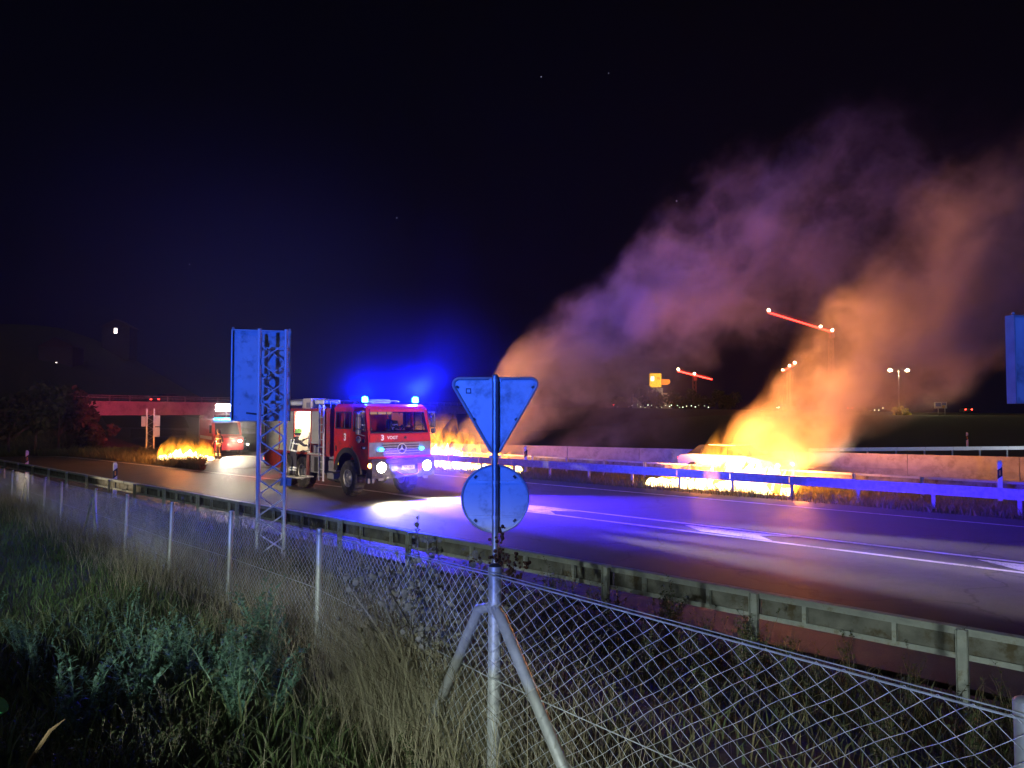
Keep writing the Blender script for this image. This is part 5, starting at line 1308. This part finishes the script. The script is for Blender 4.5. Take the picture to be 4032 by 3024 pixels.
# dry grass along the fence
def f_dry():
    while True:
        t = random.uniform(1.9, 30); n = lerp(NF, t)+random.gauss(.12, .42)
        if random.random() < .25+.75*patch((n, t), 1.1): return n, t
X, Y = scatter(15000, f_dry); blades('dry_grass', X, Y, .25, .78, .0045, .55, dry)
X, Y = scatter(11000, f_dry); blades('dry_grass', X, Y, .15, .55, .006, .8, drygreen)
def f_tuft():   # dense dry tuft left of the braced post
    t = random.gauss(3.7, .55); return lerp(NF, t)+random.gauss(.08, .22), t
X, Y = scatter(3400, f_tuft); blades('dry_grass', X, Y, .5, 1.25, .0042, .7, dry)
def f_front():  # pale stalks at the foot of the fence at right
    t = random.uniform(.3, 2.4); return lerp(NF, t)+random.gauss(-.05, .12), t
X, Y = scatter(420, f_front); blades('dry_grass', X, Y, .25, .62, .0045, .8, dry)
# bank between fence and guard rail
def f_bank():
    t = random.uniform(-5, 34); a = lerp(NF, t)+.3; return a+(8.75-a)*random.random()**.7, t
X, Y = scatter(26000, f_bank); blades('bank_grass', X, Y, .12, .48, .012, .7, drygreen)
X, Y = scatter(9000, f_bank); blades('bank_grass', X, Y, .10, .40, .016, .6, weed)
# median between the two far guard rails and the strip in front
def f_med(): return 24.2+random.random()**.8*4.2, random.uniform(-4, 45)
X, Y = scatter(26000, f_med); blades('median_grass', X, Y, .14, .52, .020, .6, drygreen)
X, Y = scatter(6000, f_med); blades('median_grass', X, Y, .15, .45, .026, .6, weed)
def f_isl():
    t = random.uniform(38.5, 85); a = lerp(AN, t)+.6-6.5*sm(60, 170, t); b = min(lane_n(t)[0], a+9)
    return random.uniform(a, max(a+.2, b)), t
X, Y = scatter(14000, f_isl); blades('verge_grass', X, Y, .2, .75, .035, .6, drygreen)
def f_left():
    t = random.uniform(55, 92); a = lerp(AN, t)+.8-6.5*sm(60, 170, t); return a+random.random()*5, t
X, Y = scatter(7000, f_left); blades('verge_grass', X, Y, .3, .9, .05, .5, weed)

# leafy plants, built from a few kinds and copied
def plant(seed, h, stems, leaves, ls, spread, lm, sm_, heads=None, lw=.35, tk=1.0):
    rs = random.Random(seed); S_ = MB(); L_ = []; Hd = MB()
    for s in range(stems):
        a = rs.uniform(0, 6.28); sp = spread*rs.random(); hh = h*rs.uniform(.6, 1)
        p = [Vector((math.cos(a)*sp*u**1.4+.02*rs.gauss(0, 1)*u, math.sin(a)*sp*u**1.4+.02*rs.gauss(0, 1)*u, hh*u)) for u in (0, .3, .6, .85, 1)]
        S_.tube(p, [.0045*tk, .0035*tk, .003*tk, .002*tk, .001*tk], 3, caps=False)
        for i in range(leaves):
            u = rs.uniform(.12, 1); k = min(int(u*4), 3); q = p[k].lerp(p[k+1], u*4-k)
            b = rs.uniform(0, 6.28); el = rs.uniform(.15, 1.0); d = Vector((math.cos(b)*math.cos(el), math.sin(b)*math.cos(el), math.sin(el))); w = d.cross(Vector((0, 0, 1))).normalized()
            l = ls*rs.uniform(.5, 1.2)*(1.15-.6*u); L_ += [q, q+d*l*.5+w*l*lw/2, q+d*l-Vector((0, 0, l*.15)), q+d*l*.5-w*l*lw/2]
        if heads:
            for i in range(heads): u = rs.uniform(.6, 1.0); k = min(int(u*4), 3); q = p[k].lerp(p[k+1], u*4-k); Hd.sphere(q+Vector((rs.gauss(0, .02), rs.gauss(0, .02), .01)), rs.uniform(.007, .016), 5, 4)
    V = np.array([tuple(v) for v in L_]); F = np.arange(len(V)).reshape(-1, 4)
    return S_, V, F, Hd
KIT = {}
def kit(key, *a, hm=None, **kw):
    S_, V, F, Hd = plant(*a, **kw); o = np_mesh('leaves', V, F, a[6]); me = o.data; bpy.data.objects.remove(o)
    KIT[key] = (S_.mesh('stems', a[7], fix=False), me, Hd.mesh('seed_heads', hm, fix=False) if Hd.v else None)
blu = leaf('small blue flowers', (.10, .11, .22), (.16, .16, .28))
for i in range(3): kit(('teal', i), 100+i, (.45, .62, .74)[i], (6, 9, 7)[i], (46, 40, 52)[i], (.075, .065, .07)[i], .27, teal, teal, lw=(.30, .42, .36)[i])
for i in range(3): kit(('weed', i), 120+i, .70, 7, 26, .060, .22, weed, stemm, heads=3, hm=stemm, lw=.5)
kit(('tall', 0), 140, 1.25, 2, 22, .050, .14, weed, stemm, heads=8, hm=stemm)
kit(('seed', 0), 150, .95, 7, 5, .05, .38, brown, brown, heads=16, hm=brown, lw=.5)
kit(('dry', 0), 160, 1.0, 18, 30, .07, .45, dry, dry, heads=6, hm=dry, tk=1.3, lw=.22)
def put_plant(key, x, y, s, label, cat='plant', group=None, name='plant', dz=0):
    st, lv, hd = KIT[key]; t = thing(name, label, cat, (x, y, gz(x, y)-.02+dz), random.uniform(0, 6.28), group); t.scale = (s, s, s)
    link('stems', st, t); link('leaves', lv, t)
    if hd: link('seed_heads', hd, t)['kind'] = 'stuff'
    return t
for i in range(44):
    d = random.uniform(4.4, 6.6); X_ = random.gauss(500, 250); x = (X_-1106)/1661*d
    n, t = inv(x, d)
    if n > lerp(NF, t)-.3: continue
    put_plant(('teal', i % 3), x, d, random.uniform(.5, 1.05), 'blue green leafy plant growing in the dark grass left of the wire fence', group='blue green plants in the foreground')
def put_mass(name, spots):
    """ground cover: many small plants in one mesh, leaves and stems as two materials"""
    Vs = []; Fs = []; Ms = []; o = 0; mats = []
    for key, x, y, s in spots:
        z = gz(x, y)-.02; a = random.uniform(0, 6.28); ca, sa = math.cos(a)*s, math.sin(a)*s
        for me in KIT[key][:2]:
            c = np.empty(len(me.vertices)*3, np.float32); me.vertices.foreach_get('co', c); c = c.reshape(-1, 3)
            f = np.empty(len(me.loops), np.int32); me.loops.foreach_get('vertex_index', f); f = f.reshape(-1, 4)
            V = np.stack([c[:, 0]*ca-c[:, 1]*sa+x, c[:, 0]*sa+c[:, 1]*ca+y, c[:, 2]*s+z], 1)
            m = me.materials[0]
            if m not in mats: mats.append(m)
            Vs.append(V); Fs.append(f+o); Ms.append(np.full(len(f), mats.index(m), np.int32)); o += len(V)
    ob = np_mesh(name, np.concatenate(Vs), np.concatenate(Fs), mats[0], 'stuff')
    for m in mats[1:]: ob.data.materials.append(m)
    ob.data.polygons.foreach_set('material_index', np.concatenate(Ms)); return ob
sp = []
for i in range(26):
    d = random.uniform(3.2, 4.6); X_ = random.uniform(0, 900); sp.append((('weed', i % 3), (X_-1106)/1661*d, d, random.uniform(.35, .6)))
put_mass('low_weeds', sp); sp = []
for i in range(170):
    t = random.uniform(-4, 9); n = lerp(NF, t)+.8+(8.5-lerp(NF, t)-.8)*random.random()**.55; sp.append((('weed', i % 3), *nt(n, t), random.uniform(.6, 1.0)+.45*sm(5.5, 8, n)*random.random()))
for i in range(60):
    t = random.uniform(8, 26); sp.append((('dry', 0) if i % 2 else ('weed', i % 3), *nt(random.uniform(lerp(NF, t)+.5, 8.4), t), random.uniform(.6, 1.0)))
put_mass('bank_weeds', sp)
x, d = (1238-1106)/1661*8.2, 8.2; put_plant(('tall', 0), x, d, .95, 'tall thin stalk rising above the guard rail, left of two')
x, d = (1290-1106)/1661*8.6, 8.6; put_plant(('tall', 0), x, d, .9, 'tall thin stalk rising above the guard rail, right of two')
for i, (X_, d, s, k_) in enumerate(((925, 4.28, 1.25, 'dry'), (868, 4.6, 1.1, 'dry'), (975, 4.0, 1.0, 'dry'), (640, 9.6, 1.1, 'weed'))):
    x = (X_-1106)/1661*d; put_plant((k_, 0), x, d, s, ['dry branching shrub left of the signs, tallest of three', 'dry branching shrub left of the signs, leftmost of three', 'dry branching shrub nearest to the sign pole', 'leafy bush behind the fence near the lattice mast'][i], 'shrub', name='shrub')
x, d = (1095-1106)/1661*7.0, 7.0; put_plant(('seed', 0), x, d, 1.25, 'plant with dark brown seed heads hanging in front of the round sign')
sp = []
for i in range(20): sp.append((('weed', i % 3), *nt(random.uniform(24.7, 25.1), random.uniform(11, 23)), random.uniform(.45, .8)))
for i in range(34): sp.append((('weed', i % 3), *nt(random.uniform(24.6, 25.6), random.uniform(-3, 11)), random.uniform(.5, .9)))
put_mass('median_weeds', sp)
# bent dry seed stalk and the green tube at the left edge
d = 3.4; x, y, z = px(95, 1500, d); zg = gz(x, y)
t = thing('dry_stalk', 'bent pale dry seed stalk in the dark grass at the lower left', 'plant', (x-.09, d, zg))
mb = MB(); mb.tube([(0, 0, 0), (.02, 0, .16), (.07, .0, .30), (.15, 0, .42), (.20, .02, .46)], [.006, .005, .010, .009, .002], 6); mb.obj('seed_head', mat('dull seed stalk', (.16, .10, .045), .8, 0, .4, 20), t)
d = 2.6; x, y, z = px(-18, 1525, d)
t = thing('plastic_tube', 'bright green plastic tube end poking in at the left edge', 'tube', (x, d, z))
mb = MB(); mb.cyl((-.10, 0, -.10), (.055, 0, .02), .036, .030, 14); mb.obj('tube_wall', mat('green plastic', (.12, .75, .22), .4, 0, .1, 5), t, smooth=True)
